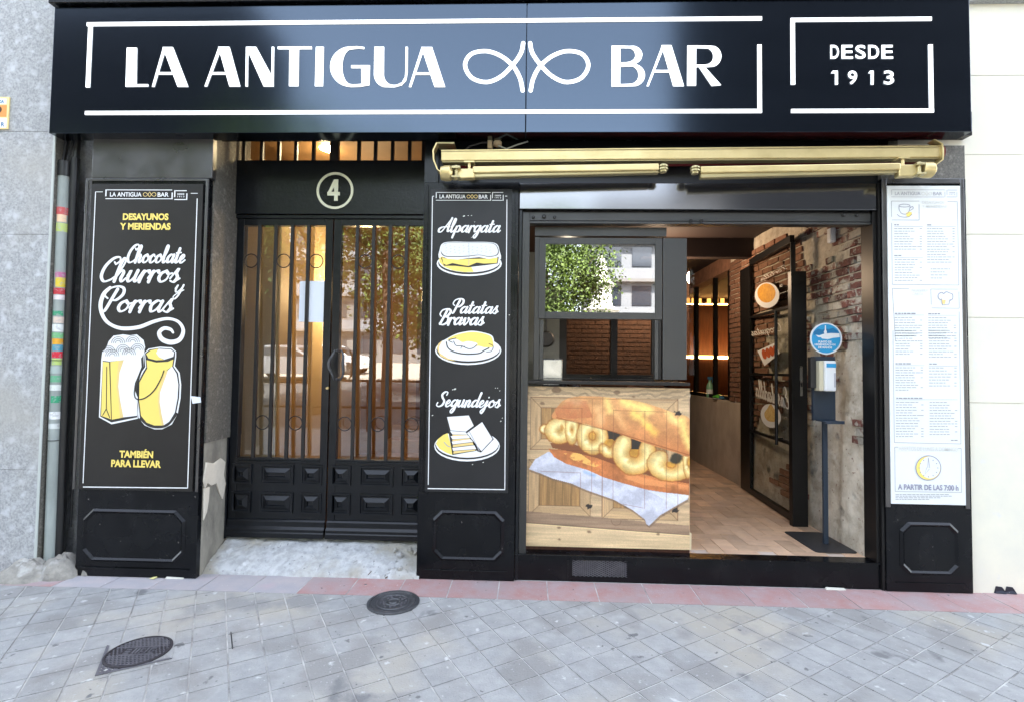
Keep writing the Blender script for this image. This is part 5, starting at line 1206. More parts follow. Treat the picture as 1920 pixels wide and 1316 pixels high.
m.build('floor_tiles', 'terracotta', fl, kind='stuff'); print('tiles', len(vis), len(rest))
ir = thing('bar_interior', 'dark interior walls and ceiling of the bar beyond the opening', 'interior', (1.4, 4, FZ))
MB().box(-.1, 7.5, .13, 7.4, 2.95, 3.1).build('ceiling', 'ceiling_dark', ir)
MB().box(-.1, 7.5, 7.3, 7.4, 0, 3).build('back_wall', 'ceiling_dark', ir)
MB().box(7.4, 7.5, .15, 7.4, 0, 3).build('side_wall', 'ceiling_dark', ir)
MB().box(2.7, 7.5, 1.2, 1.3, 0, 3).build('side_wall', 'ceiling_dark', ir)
MB().box(1.18, 1.22, .55, 2.6, FZ, 1.3).build('booth_side', 'dark_wood', ir)
MB().box(1.25, 2.9, 2.0, 2.12, 2.74, 2.95).build('beam', 'ceiling_dark', ir)
MB().box(XW+.2, 7.4, 1.3, 7.3, 0, .17).build('side_floor', 'hall_floor', ir)
# near wall: brick and broken plaster
nw = thing('brick_wall', 'old brick wall with crumbling plaster beside the sanitizer stand', 'wall', (XW, .55, FZ))
yend = 2.3
m = MB(); nyy, nzz = 60, 80; vs = []
for j in range(nzz+1):
    for i in range(nyy+1):
        y_ = .125+(yend-.125)*i/nyy; z_ = FZ-.01+2.8*j/nzz
        lowp = max(0, 1.15-z_)*.03
        vs.append((XW-.012*mn_.noise((0, y_*4, z_*4))-.010*mn_.noise((3, y_*13, z_*13))-lowp, y_, z_))
m.add(vs, [(j*(nyy+1)+i, j*(nyy+1)+i+1, (j+1)*(nyy+1)+i+1, (j+1)*(nyy+1)+i) for j in range(nzz) for i in range(nyy)])
m.build('plaster', 'old_plaster', nw, smooth=True)
MB().box(XW+.04, XW+.2, .125, yend, 0, 2.95).build('wall_core', 'brick_dim', nw)
rr = random.Random(8); cnt = 0; ch = .064; stuff = MB()
for r0 in range(int(2.55/ch)):
    z_ = .32+r0*ch; off = (r0 % 2)*.11+rr.uniform(-.02, .02); y_ = .13-off*.8
    while y_ < yend-.05:
        w = rr.choice([.20, .21, .10, .19, .22]); y0_, y1_ = max(y_, .128), min(y_+w, yend); yc = (y0_+y1_)/2
        nz = mn_.noise((7.3, yc*1.6, z_*1.5))+.5*mn_.noise((1.3, yc*5, z_*5)); keep = nz > (.05 if z_ > 1.0 else .30) - (.30 if z_ > 2.05 else 0) - (.28 if yc < .55 and .9 < z_ < 1.75 else 0) - (.22 if yc > .9 and z_ > 1.0 else 0)
        if y1_-y0_ > .05 and keep:
            j = [rr.uniform(-.006, .006) for _ in range(8)]; d = XW-.012-rr.uniform(0, .012)-max(0, 1.15-z_)*.03
            a_ = [(d, y0_+.006+j[0], z_+.007+j[1]), (d, y1_-.006+j[2], z_+.007+j[3]), (XW+.03, y1_-.004, z_+.006), (XW+.03, y0_+.004, z_+.006)]
            b_ = [(d, y0_+.006+j[4], z_+ch-.008+j[5]), (d, y1_-.006+j[6], z_+ch-.008+j[7]), (XW+.03, y1_-.004, z_+ch-.006), (XW+.03, y0_+.004, z_+ch-.006)]
            if yc < 1.0: MB().hexa(a_, b_).build('brick', 'brick', nw, bevel=.003); cnt += 1
            else: stuff.hexa(a_, b_)
        y_ += w+.006
stuff.build('bricks', 'brick_dim', nw, kind='stuff'); print('bricks', cnt)
c = atX(1562, 441, XW-.02)
sn = thing('motion_sensor', 'small white sensor box high on the brick wall', 'sensor', tuple(c)); MB().box(c[0]-.035, c[0]+.01, c[1]-.03, c[1]+.03, c[2]-.065, c[2]+.055).build('body', 'white_plastic', sn, bevel=.012); MB().box(c[0], c[0]+.03, c[1]-.012, c[1]+.012, c[2]-.01, c[2]+.07).build('bracket', 'white_plastic', sn)
# low wall, pillar and serving window beyond the glass door
yp0 = yend; yp1 = atX(1369, 700, XW)[1]; szl = atX(1340, 747, XW)[2]
lwk = thing('low_wall', 'plain concrete knee wall with a sill inside the bar, left of the glass door', 'wall', (XW, 3.5, FZ))
MB().box(XW, XW+.22, yend+.002, 7.2, FZ-.01, szl).build('wall', 'concrete_low', lwk, bevel=.006)
bpil = thing('brick_pillar', 'narrow brick pillar rising from the knee wall behind the glass door edge', 'pillar', (XW, 2.5, szl))
MB().box(XW+.01, XW+.2, yp0, yp1, szl+.001, 2.95).build('core', 'old_plaster', bpil)
m = MB(); nrow = int((2.85-szl)/.058)
for r0 in range(nrow):
    z_ = szl+.004+r0*.058; y_ = yp0-(.1 if r0 % 2 else 0)
    while y_ < yp1-.02:
        y0_, y1_ = max(y_, yp0), min(y_+.2, yp1)
        if y1_-y0_ > .03: m.box(XW-rr.uniform(0, .014), XW+.15, y0_+.004, y1_-.004+rr.uniform(-.008, .008), z_+.004, z_+.050)
        y_ += .2
m.build('bricks', 'brick_dim', bpil, kind='stuff')
MB().box(XW+.02, XW+.2, yp1, 7.2, atX(1330,520,XW)[2]-.02, 2.96).build('upper_wall', 'brick_dim', ir)
iw = thing('inner_window_frame', 'dark framed opening above the knee wall looking into the back bar', 'window frame', (XW, 3.4, szl))
for px, w in ((1360, .05), (1331, .025), (1296, .05)):
    y_ = atX(px, 640, XW)[1]; MB().box(XW+.05, XW+.10, y_-w, y_+w, szl, 2.9).build('post', 'black_frame', iw)
MB().box(XW+.05, XW+.1, yp1, 7.2, szl+.001, szl+.05).build('rail', 'black_frame', iw)
# back bar with lit shelves
YB = 6.6
bb = thing('back_bar', 'backlit back bar shelves glowing amber deep inside the bar', 'shelf', (4.0, YB, FZ))
s0, s1 = atY(1285, 569, YB), atY(1400, 566, YB); s2 = atY(1285, 668, YB); s3 = atY(1400, 668, YB)
MB().box(s0[0]-.3, s1[0]+1, YB, YB+.35, s0[2]-.03, s0[2]).build('shelf_board', 'dark_wood', bb)
MB().box(s0[0]-.3, s1[0]+1, YB-.012, YB-.001, s0[2]-.028, s0[2]-.008).build('light_strip', 'amber_glow', bb)
MB().box(s2[0]-.3, s3[0]+1, YB-.012, YB-.001, s2[2]-.035, s2[2]+.015).build('light_strip', 'amber_glow', bb)
MB().box(s2[0]-.3, s3[0]+1, YB, YB+.4, FZ, s2[2]-.04).build('counter_front', 'dark_wood', bb)
MB().box(s2[0]-.3, s3[0]+1, YB+.42, YB+.44, s2[2]-.04, 2.95).build('back_panel', 'dark_wood', bb)
first = None; n = 0; x = s0[0]-.1
while x < s1[0]+.5:
    if first is None:
        first = thing('liquor_bottle', 'amber liquor bottle on the lit back bar shelf', 'bottle', (x, YB+.12, s0[2]), 'bottles on the back bar shelf')
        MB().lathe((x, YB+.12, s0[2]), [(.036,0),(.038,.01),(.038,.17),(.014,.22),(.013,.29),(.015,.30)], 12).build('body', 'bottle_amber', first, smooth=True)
        MB().lathe((x, YB+.12, s0[2]+.30), [(.015,0),(.015,.03)], 8).build('cap', 'black_plastic', first)
    else:
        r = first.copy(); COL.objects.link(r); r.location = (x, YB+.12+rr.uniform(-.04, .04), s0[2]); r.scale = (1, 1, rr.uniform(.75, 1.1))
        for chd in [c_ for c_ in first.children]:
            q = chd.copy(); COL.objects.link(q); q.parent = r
    x += rr.uniform(.10, .19)
plight(4.2, 6.0, s0[2]-.25, 0.8, (1,.5,.16), .1); plight(4.0, 6.2, 1.9, 0.8, (1,.5,.16), .1)
plight(1.45, 2.0, 2.5, 6.5, (1,.72,.48), .1)  # unseen fill light, added to brighten the wall behind the glass door
# spray bottle and cloths on the knee wall
c = atX(1331, 748, XW+.08)
sb = thing('spray_bottle', 'clear green spray bottle with a blue trigger on the knee wall sill', 'spray bottle', (c[0], c[1], szl))
hs = .30
MB().lathe((c[0], c[1], szl), [(.045,0),(.048,.01),(.048,.13),(.040,.17),(.018,.215),(.018,.235)], 16).build('body', 'bottle_green', sb, smooth=True)
MB().lathe((c[0], c[1], szl+.05), [(.0485,0),(.0485,.06)], 16).build('label', 'white_plastic', sb, smooth=True)
m = MB(); m.box(c[0]-.03, c[0]+.045, c[1]-.014, c[1]+.014, szl+.245, szl+.285); m.box(c[0]-.014, c[0]+.014, c[1]-.014, c[1]+.014, szl+.235, szl+.25); m.box(c[0]+.028, c[0]+.042, c[1]-.008, c[1]+.008, szl+.20, szl+.245); m.build('trigger', 'cloth_blue', sb, bevel=.004)
c = atX(1352, 752, XW+.07)
pl_ = tag(MB().lathe((c[0], c[1], szl), [(.07,0),(.11,.008),(.112,.012),(.07,.006)], 24).build('saucer', 'white_plastic', smooth=True), 'white saucer under the cleaning cloths on the knee wall', 'plate')
def blob(cx, cy, cz_, rx, ry, rz, seed):
    bm = bmesh.new(); bmesh.ops.create_icosphere(bm, subdivisions=3, radius=1)
    for v in bm.verts:
        k = 1+.35*mn_.noise(v.co*2.2+Vector((seed, 0, 0))); v.co = Vector((cx+v.co.x*rx*k, cy+v.co.y*ry*k, cz_+max(v.co.z, -.2)*rz*k))
    m = MB().add([tuple(v.co) for v in bm.verts], [tuple(v.index for v in f.verts) for f in bm.faces]); bm.free(); return m
tag(blob(c[0]+.0, c[1]+.06, szl+.02, .07, .10, .035, 1).build('cleaning_cloth', 'cloth_green', smooth=True), 'crumpled bright green cleaning cloth beside the spray bottle', 'cloth')
tag(blob(c[0]+.0, c[1]-.10, szl+.018, .06, .07, .028, 5).build('cleaning_cloth', 'cloth_blue', smooth=True), 'crumpled dark blue cleaning cloth at the right of the green one', 'cloth')
# ------------------------------------------------------------------ glass door standing open
dA = np.array([2.335, .93, 0]); dB = np.array([2.43, 2.24, 0]); du = (dA-dB)/np.linalg.norm(dA-dB); dn = np.array([du[1], -du[0], 0]); dn = dn if dn[0] < 0 else -dn
dp = Plane(dB, du, dn); DL = np.linalg.norm(dA-dB)
gd = thing('glass_door', 'black steel glass door folded open against the brick wall with food stickers on its panes', 'door', tuple(dB+np.array([0, 0, FZ])))
ztop = dp.st(1500, 447)[1]; zbot = FZ+.012
def dbox(s0_, s1_, z0_, z1_, d0, d1, name, m, parent=None, bev=.002):
    P = [dp.p3((s0_, z0_), d0), dp.p3((s1_, z0_), d0), dp.p3((s1_, z0_), d1), dp.p3((s0_, z0_), d1)]; Q = [p+np.array([0, 0, z1_-z0_]) for p in P]
    return MB().hexa(P, Q).build(name, m, parent or gd, bevel=bev)
sL = dp.st(1409, 700)[0]; sR = dp.st(1487, 700)[0]
zr = [zbot, dp.st(1450, 940)[1], dp.st(1447,819)[1], dp.st(1445,702)[1], dp.st(1445,586)[1], dp.st(1445,465)[1], ztop]
dbox(0, sL, zbot, ztop, -.02, .02, 'stile', 'black_frame'); dbox(sR, DL, zbot, ztop, -.02, .02, 'stile', 'black_frame')
dbox(sL, sR, zbot, zr[1], -.02, .02, 'bottom_rail', 'black_frame'); dbox(sL, sR, zr[5], ztop, -.02, .02, 'top_rail', 'black_frame')
for z_ in zr[2:5]: dbox(sL, sR, z_-.012, z_+.012, -.018, .018, 'glazing_bar', 'black_frame')
zz_ = [zr[1]]+[z for z in zr[2:5]]+[zr[5]]
panes = [dbox(sL, sR, zz_[k]+(.013 if k else .001), zz_[k+1]-(.013 if k < 3 else .001), -.003, .003, 'glass_pane', 'pane_clear', bev=0) for k in range(4)]
s_h = dp.st(1467, 700)[0]; hz0_, hz1_ = dp.st(1467, 833)[1], dp.st(1467, 583)[1]
m = MB(); m.tube([dp.p3((s_h, hz0_), .055), dp.p3((s_h, hz1_), .055)], .014, 10)
for z_ in (hz0_+.06, hz1_-.06): m.tube([dp.p3((s_h, z_), .055), dp.p3((s_h, z_), .0)], .007, 6)
m.build('pull_handle', 'black_plastic', gd, smooth=True)
P_ = dA+dn*0; 
MB().box(2.27, 2.40, .84, .90, FZ, 2.36).build('door_post', 'black_frame', gd, bevel=.003)
c0 = atY(1500, 686, .835); c1_ = atY(1505.5, 742, .835)
MB().box(c0[0], c1_[0], .834, .84, c1_[2], c0[2]).build('lock_plate', 'steel', gd, bevel=.001); 
MB().box(c0[0]+.006, c1_[0]-.006, .830, .834, c1_[2]+.08, c1_[2]+.11).build('latch', 'black_frame', gd)
mat('decal_white', (.62,.60,.55), .6); mat('tortilla', srgb(214,160,50), .6, col2=srgb(190,130,40), nscale=30); mat('croquette', srgb(190,90,40), .6, col2=srgb(160,70,30), nscale=30); mat('salad', srgb(214,190,130), .6, col2=srgb(190,150,80), nscale=40)
def dscript(w, box, pen=.3, rot=0):
    m = MB(); script(m, dp, w, *box, pen=pen, flip=True, off=.004, rot=rot); m.build('sticker_lettering', 'decal_white', gd)
dscript('Tortilla', (1426,493,1478,529), .3, -.05); dscript('Croquetas', (1409,601,1466,638), .3, .0); dscript('Ensaladilla', (1417,712,1480,757), .3, .1)
def dtext(w, x0, y0, x1, y1):
    m = MB(); text(m, dp, w, x0, y0, x1, y1, .004, .03, flip=True); m.build('sticker_lettering', 'decal_white', gd)
dtext('DE', 1462.5, 533, 1467.5, 540); dtext('PATATAS', 1460, 542, 1487, 553); dtext('RUSA', 1440, 742, 1457, 753)
def dart(layers):
    for k, (name, mname, polys) in enumerate(layers):
        m = MB()
        for P in polys: pfill(m, dp, P, .004+k*.0006)
        m.build(name, mname, gd)
dart([('sticker_plate', 'white_plastic', [pell(1439,554,23,24,28), pell(1446,779,18.5,23,28,-.35), [(1421,658),(1453,643),(1463,662),(1434,686)]]),
      ('sticker_food', 'tortilla', [pell(1438,550,17,18,24)]),
      ('sticker_food', 'salad', [catmull([(1434,775),(1440,765),(1446,757),(1452,765),(1458,775),(1457,788),(1447,790),(1438,786)], 4, True)]),
      ('sticker_food', 'croquette', [pell(1434+7*i, 664-2.5*i, 4.2, 9.5, 14, -.25) for i in range(4)])])
# ------------------------------------------------------------------ hand sanitizer stand
B4 = [atZ(x, y, FZ+.006) for x, y in ((1477,995),(1569,998),(1624,1037),(1519,1033))]
bc = sum(B4)/4; pc_ = atZ(1548, 1019, FZ+.006); YP = pc_[1]
ss = thing('sanitizer_stand', 'dark blue hand sanitizer stand on a black floor plate with a round blue sign', 'sanitizer stand', (pc_[0], YP, FZ))
bx0_, bx1_ = min(B4[0][0], B4[3][0]), max(B4[1][0], B4[2][0])
def rr_poly(x0, x1, y0, y1, r, z): return [(x0+r+r*math.cos(a)*(-1 if 0 else 1)-0, 0, 0) for a in []] or sum([[(cx+r*math.cos(math.radians(a)), cy+r*math.sin(math.radians(a)), z) for a in range(a0, a0+91, 18)] for cx, cy, a0 in ((x1-r, y1-r, 0), (x0+r, y1-r, 90), (x0+r, y0+r, 180), (x1-r, y0+r, 270))], [])
bx0_ = (B4[0][0]+B4[3][0])/2; bx1_ = (B4[1][0]+B4[2][0])/2; by0_ = (B4[2][1]+B4[3][1])/2; by1_ = (B4[0][1]+B4[1][1])/2
MB().prism(rr_poly(bx0_, min(bx1_, XW-.04), by0_, by1_, .03, FZ+.001), (0, 0, .006)).build('base_plate', 'stand_base', ss, bevel=.0015)
z_t = atY(1548, 787, YP)[2]
w_ = (atY(1553, 900, YP)[0]-atY(1544.5, 900, YP)[0])/2
MB().box(pc_[0]-w_, pc_[0]+w_, YP-.012, YP+.012, FZ+.007, z_t-.0).build('pole', 'stand_blue', ss, bevel=.003)
a = atY(1522, 668, YP-.03); b = atY(1568, 788, YP-.03)
MB().box(a[0], b[0], YP-.024, YP-.018, b[2], a[2]).build('back_plate', 'stand_blue', ss, bevel=.002)
MB().box(a[0], a[0]+.006, YP-.05, YP-.0245, b[2], a[2]).build('side_flange', 'stand_blue', ss, bevel=.001)
t0, t1 = atY(1538, 788, YP-.08), atY(1574, 797, YP-.08)
MB().prism([(t0[0], YP-.14, t0[2]), (t1[0], YP-.14, t0[2]), (t1[0], YP-.018, t0[2]), (t0[0], YP-.018, t0[2])], (0, 0, -.006)).build('drip_tray', 'stand_blue', ss, bevel=.002)
MB().box(t0[0], t1[0], YP-.146, YP-.14, t0[2]-.018, t0[2]+.006).build('tray_lip', 'stand_blue', ss, bevel=.002)
sc_ = atY(1549, 635, YP-.03); rs = PY(YP-.03).scale(1549, 635)*29.5
MB().lathe((sc_[0], YP-.032, sc_[2]), [(rs-.001,.001),(rs,.002),(rs,.006)], 44, 'Y').build('round_sign', 'white_plastic', ss)
rp_ = PY(YP-.032)
def rc(x, y): return (1270+x/3.87, 400+y/3.87)
m = MB(); pfill(m, rp_, pell(1549, 635, 27, 27, 40), .0005); sg_ = m.build('sign_face', 'sign_blue', ss)
m = MB(); pfill(m, rp_, [rc(988,862),rc(1020,838),rc(1050,846),rc(1072,838),rc(1100,842),rc(1130,832),rc(1160,852),rc(1172,872),rc(1110,868),rc(1050,878),rc(990,884)], .0009); m.build('sign_wave', 'sign_blue_dark', ss)
m = MB(); pfill(m, rp_, [rc(*p) for p in ((1003,882),(1030,888),(1055,878),(1085,872),(1115,870),(1175,872),(1178,900),(1130,905),(1090,915),(1050,910),(1040,900),(1022,900))], .0013)
pfill(m, rp_, [rc(*p) for p in ((1070,815),(1077,815),(1078,845),(1085,862),(1082,876),(1066,876),(1062,862),(1069,845))], .0013); m.build('hand_and_drop', 'white_plastic', ss)
for w, x0, x1, y0, y1 in (('PUNTO DE', 1022, 1118, 926, 941), ('HIGIENIZACIÓN', 996, 1146, 943, 960), ('DE MANOS', 1022, 1122, 966, 981)):
    m = MB(); text(m, rp_, w, *rc(x0, y0), *rc(x1, y1), .0014, .04); m.build('sign_lettering', 'white_plastic', ss)
d0, d1 = atY(1546, 676, YP-.12), atY(1567, 733, YP-.12)
MB().box(d0[0], d1[0], YP-.13, YP-.026, d1[2], d0[2]).build('dispenser', 'white_plastic', ss, bevel=.008)
MB().box(d0[0]-.032, d0[0]-.0005, YP-.11, YP-.026, d1[2]+.0, d0[2]+.0).build('dispenser_side', 'dispenser_beige', ss, bevel=.006)
MB().box(d0[0]-.075, d0[0]-.034, YP-.07, YP-.026, d1[2]+.02, d0[2]+.03).build('dispenser_back', 'black_plastic', ss, bevel=.004)
MB().box(d0[0]+.008, d1[0]-.002, YP-.1315, YP-.130, d0[2]-.05, d0[2]-.02).build('dispenser_label', 'sign_blue', ss)
MB().box(d1[0]-.018, d1[0]-.004, YP-.1315, YP-.130, d1[2]+.03, d0[2]-.09).build('level_window', 'print_grey', ss)
# ------------------------------------------------------------------ manhole covers
x_, y_, r_ = MH1
mh = thing('manhole_cover', 'small dark round cast iron cover with concentric rings by the pink border', 'manhole cover', (x_, y_, 0))
MB().lathe((x_, y_, -.01), [(r_,0),(r_,.017),(r_-.006,.021),(r_-.018,.021),(r_-.020,.014)], 48).build('frame', 'iron_cover', mh, smooth=True)
m = MB().lathe((x_, y_, 0), [(r_-.022,.0),(r_-.022,.008),(r_-.030,.010),(r_-.034,.007),(.105,.006),(.102,.009),(.096,.009),(.093,.006),(.05,.006),(.047,.010),(.040,.010),(.037,.006),(.028,.006),(.024,.012),(.01,.012),(.001,.010)], 48)
cv = m.build('lid', 'iron_cover', mh, smooth=True)
m = MB()
for k in range(14):
    a = 2*math.pi*k/14; 
    for dr, w in ((.060,.012),(.078,.009)):
        if (k+int(dr*100)) % 3 == 0: continue
        ca, sa = math.cos(a+dr*3), math.sin(a+dr*3); c = (x_+ca*dr, y_+sa*dr); P = [(c[0]+u*w*ca-v*.006*sa, c[1]+u*w*sa+v*.006*ca, .0062) for u, v in ((-.5,-1),(.5,-1),(.5,1),(-.5,1))]; m.prism(P, (0, 0, .004))
m.build('raised_mark', 'iron_worn', mh)
x_, y_, r_ = MH2
mh = thing('manhole_cover', 'worn purple grey waffle patterned round cover in a square frame at lower left', 'manhole cover', (x_, y_, 0))
R2 = lambda a, b: (x_+tu[0]*a+tv[0]*b, y_+tu[1]*a+tv[1]*b)
q = r_+.004; sqo = [R2(a*q, b*q) for a, b in ((-1,-1),(1,-1),(1,1),(-1,1))]
MB().prism([(p[0], p[1], -.02) for p in sqo], (0, 0, .0225)).build('frame_bed', 'slab', mh)
m = MB()
for k in range(4):
    a, b = np.array(sqo[k]), np.array(sqo[(k+1) % 4]); d = (b-a)/np.linalg.norm(b-a); n_ = np.array([-d[1], d[0]])*.012
    if np.dot(np.array([x_, y_])-a, n_) < 0: n_ = -n_
    if (a[1]+b[1])/2 > y_: continue
    m.prism([(*(a), .002), (*(b), .002), (*(b-d*.012+n_), .002), (*(a+d*.012+n_), .002)], (0, 0, .004))
for t in range(3):
    for s_ in range(3-t): 
        for (sa, sb) in ((-1, 1),):
            c = R2(sa*(r_-.018-.026*t), sb*(r_-.018-.026*s_)); m.box(c[0]-.009, c[0]+.009, c[1]-.009, c[1]+.009, .002, .005)
m.build('frame', 'iron_worn', mh)
MB().lathe((x_, y_, -.005), [(r_,0),(r_,.014),(r_-.004,.016),(r_-.010,.016),(r_-.012,.010),(.001,.010)], 56).build('lid', 'iron_pit', mh)
m = MB(); ca, sa = math.cos(.15), math.sin(.15)
for i in range(-9, 10):
    for j in range(-9, 10):
        a, b = i*.0185+(.009 if j % 2 else 0), j*.0165
        if math.hypot(a, b) > r_-.022 or (abs(a) < .082 and abs(b) < .036): continue
        cx_, cy_ = x_+a*ca-b*sa, y_+a*sa+b*ca; s_ = .0062
        m.box(cx_-s_, cx_+s_, cy_-s_*.8, cy_+s_*.8, .0045, .0085)
# inverse look: ribs between dark pits
m2 = MB()
for j in range(-9, 10):
    b = j*.0165+.00825; L_ = math.sqrt(max(0, (r_-.014)**2-b*b))
    if L_ > .02 and not abs(b) < .036: m2.hexa(*[[(x_+a*ca-bb_*sa, y_+a*sa+bb_*ca, z) for a, bb_ in ((-L_, b-.0028), (L_, b-.0028), (L_, b+.0028), (-L_, b+.0028))] for z in (.004, .0098)])
for i in range(-9, 10):
    for j in range(-9, 10):
        a, b = i*.0185+(.009 if j % 2 else 0)+.00925, j*.0165
        if math.hypot(a, b) > r_-.016 or (abs(a) < .082 and abs(b) < .036): continue
        m2.hexa(*[[(x_+aa*ca-bb_*sa, y_+aa*sa+bb_*ca, z) for aa, bb_ in ((a-.0026, b-.0055), (a+.0026, b-.0055), (a+.0026, b+.0055), (a-.0026, b+.0055))] for z in (.004, .0094)])
m2.build('waffle_rib', 'iron_worn', mh, kind='stuff')
m = MB()
def rb(a0, a1, b0, b1): m.hexa(*[[(x_+a*ca-b*sa, y_+a*sa+b*ca, z) for a, b in ((a0, b0), (a1, b0), (a1, b1), (a0, b1))] for z in (.005, .0102)])
rb(-.085, .085, .031, .036); rb(-.085, .085, -.036, -.031)
for k in range(3): rb(-.065+.0*k, -.040, -.022+.016*k, -.016+.016*k)
rb(-.026,-.018,-.024,.024); rb(-.010,-.002,-.024,.024); 
for k in range(2): rb(.006,.012,-.024+.026*k,-.002+.026*k); rb(.006,.026,-.012+.024*k,-.007+.024*k)
rb(.034,.041,-.024,.024); rb(.050,.075,.017,.023); rb(.050,.075,-.023,-.017); rb(.050,.056,-.023,.023); rb(.066,.075,-.005,.0)
m.build('raised_lettering', 'iron_worn', mh)
# ------------------------------------------------------------------ litter and small bits
def lit(name, label, cat, m, mt): return tag(m.build(name, mt), label, cat)
m = MB()
for a, b in (((713,1072),(748,1080)),((718,1074),(735,1067)),((730,1078),(752,1073)),((722,1083),(742,1078))):
    p, q = atZ(*a, .006), atZ(*b, .012); m.tube([p, (p+q)/2+np.array([0,.01,.006]), q], [.004, .006, .003], 5)
lit('wood_splinters', 'dark splinters of wood lying at the foot of the rough step', 'splinters', m, 'scrap_wood')
p, q = atZ(690,1077,.03), atZ(700,1066,.04); lit('twig', 'thin dark twig leaning on the rough concrete step', 'twig', MB().tube([p, q], .0025, 5), 'scrap_wood')
for k, (px, py, s_, mt, lab) in enumerate(((287,1083,.035,'scrap_yellow','small yellow green paper scrap at the foot of the left pilaster'),(1258,1091,.02,'scrap_yellow','tiny yellow fleck by the kick plate under the vent grille'),(907,1081,.022,'scrap_yellow','tiny yellow scrap at the foot of the centre pilaster'))):
    c = atZ(px, py, .004); m = MB(); m.hexa([(c[0]-s_*.5, c[1]-s_*.3, .003), (c[0]+s_*.4, c[1]-s_*.4, .003), (c[0]+s_*.6, c[1]+s_*.3, .003), (c[0]-s_*.3, c[1]+s_*.4, .003)], [(c[0]-s_*.5, c[1]-s_*.3, .006), (c[0]+s_*.4, c[1]-s_*.4, .005), (c[0]+s_*.6, c[1]+s_*.3, .012), (c[0]-s_*.3, c[1]+s_*.4, .007)]); lit('paper_scrap', lab, 'litter', m, mt)
for px0, px1, py, lab in ((312,345,1082,'pale sliver of old mortar under the left pilaster'),(1548,1585,1103,'long pale tile chip under the right end of the kick plate')):
    a, b = atZ(px0, py, .003), atZ(px1, py+1, .003); m = MB().hexa([(a[0], a[1]-.012, .0), (b[0], b[1]-.010, .0), (b[0], b[1]+.012, .0), (a[0], a[1]+.010, .0)], [(a[0]+.004, a[1]-.008, .010), (b[0]-.004, b[1]-.008, .006), (b[0]-.004, b[1]+.01, .008), (a[0]+.004, a[1]+.008, .012)]); lit('mortar_chip', lab, 'debris', m, 'scrap_pale')
p, q = atZ(433,1184,.002), atZ(436,1215,.002); lit('cable_tie', 'short black strip stuck in a paving joint left of centre', 'strip', MB().tube([p, q], .0025, 5), 'black_plastic')
bq = thing('broken_tile', 'broken black block with white flecks at the foot of the cream wall', 'block', tuple(atZ(1895,1110,0)))
a, b = atZ(1868, 1112, 0), atZ(1925, 1121, 0)
mat('black_flecked', (.018,.02,.03), .3, spots=[(40,.66,.7,(.5,.5,.5),3.0)], coords='World')
for k in range(2):
    x0 = a[0]+(b[0]-a[0])*(.5*k+.02); x1 = a[0]+(b[0]-a[0])*(.5*k+.47); MB().hexa([(x0, a[1], .0), (x1, a[1]-.01, .0), (x1-.015, .018, .0), (x0-.015, .018, .0)], [(x0+.01, a[1]+.02, .03), (x1-.005, a[1]+.01, .028), (x1-.02, .018, .045), (x0, .018, .05)]).build('tile_piece', 'black_flecked', bq, bevel=.004)
ap = thing('alarm_plate', 'small white and orange notice plate cut off by the left edge of the photo', 'plate', tuple(atY(0,215,-.105)))
a, b = atY(-40,183,-.106), atY(15.5,243,-.106); mat('plate_cream', srgb(238,215,150), .5); mat('plate_orange', srgb(235,150,70), .5)
MB().box(a[0], b[0], -.110, -.1005, b[2], a[2]).build('plate', 'plate_cream', ap, bevel=.002)
pa = PY(-.110)
for nm, mt, (x0, y0, x1, y1) in (('plate_field','print_white',(-38,186,12,196)), ('plate_field','plate_orange',(-38,198,12,220)), ('plate_field','print_white',(-38,222,12,240))):
    m = MB(); prect(m, pa, x0, y0, x1, y1, .0008); m.build(nm, mt, ap)
m = MB(); text(m, pa, 'DA', -2, 188, 8, 194.5, .0014, .03); text(m, pa, 'R', 2, 230, 9, 238, .0014, .03); m.build('lettering', 'sign_blue_dark', ap)
m = MB(); pfill(m, pa, pell(-4, 206, 8, 7, 14), .0014); m.build('picture', 'scrap_wood', ap)
# ------------------------------------------------------------------ the street behind the camera (seen in the glass and the glossy paint)
rd = MB().box(-70, 70, -19, -5.3, -.4, -.13).build('road', 'asphalt'); rd['kind'] = 'structure'
kb = MB().box(-16, 16, -5.45, -5.3, -.4, .0).build('kerb', 'slab'); kb['kind'] = 'structure'
pz_ = MB().box(-90, 90, -90, -19, -.4, .0).build('plaza_ground', 'plaza'); pz_['kind'] = 'structure'
for sx in (-1, 1):
    o = MB().box(min(sx*16, sx*90), max(sx*16, sx*90), -5.3, 12, -.4, -.01).build('side_pavement', 'slab'); o['kind'] = 'structure'
# guard rail at the kerb
gr = thing('guard_rail', 'thin black pedestrian railing along the kerb, seen reflected in the door', 'railing', (-4, -6.0, 0))
for z_ in (.45, .95): MB().tube([(-12, -5.2, z_), (1.5, -5.2, z_)], .022, 8).build('rail', 'black_frame', gr, smooth=True)
for k in range(7): MB().tube([(-12+2.25*k, -5.2, 0), (-12+2.25*k, -5.2, .97)], .028, 8).build('post', 'black_frame', gr, smooth=True)
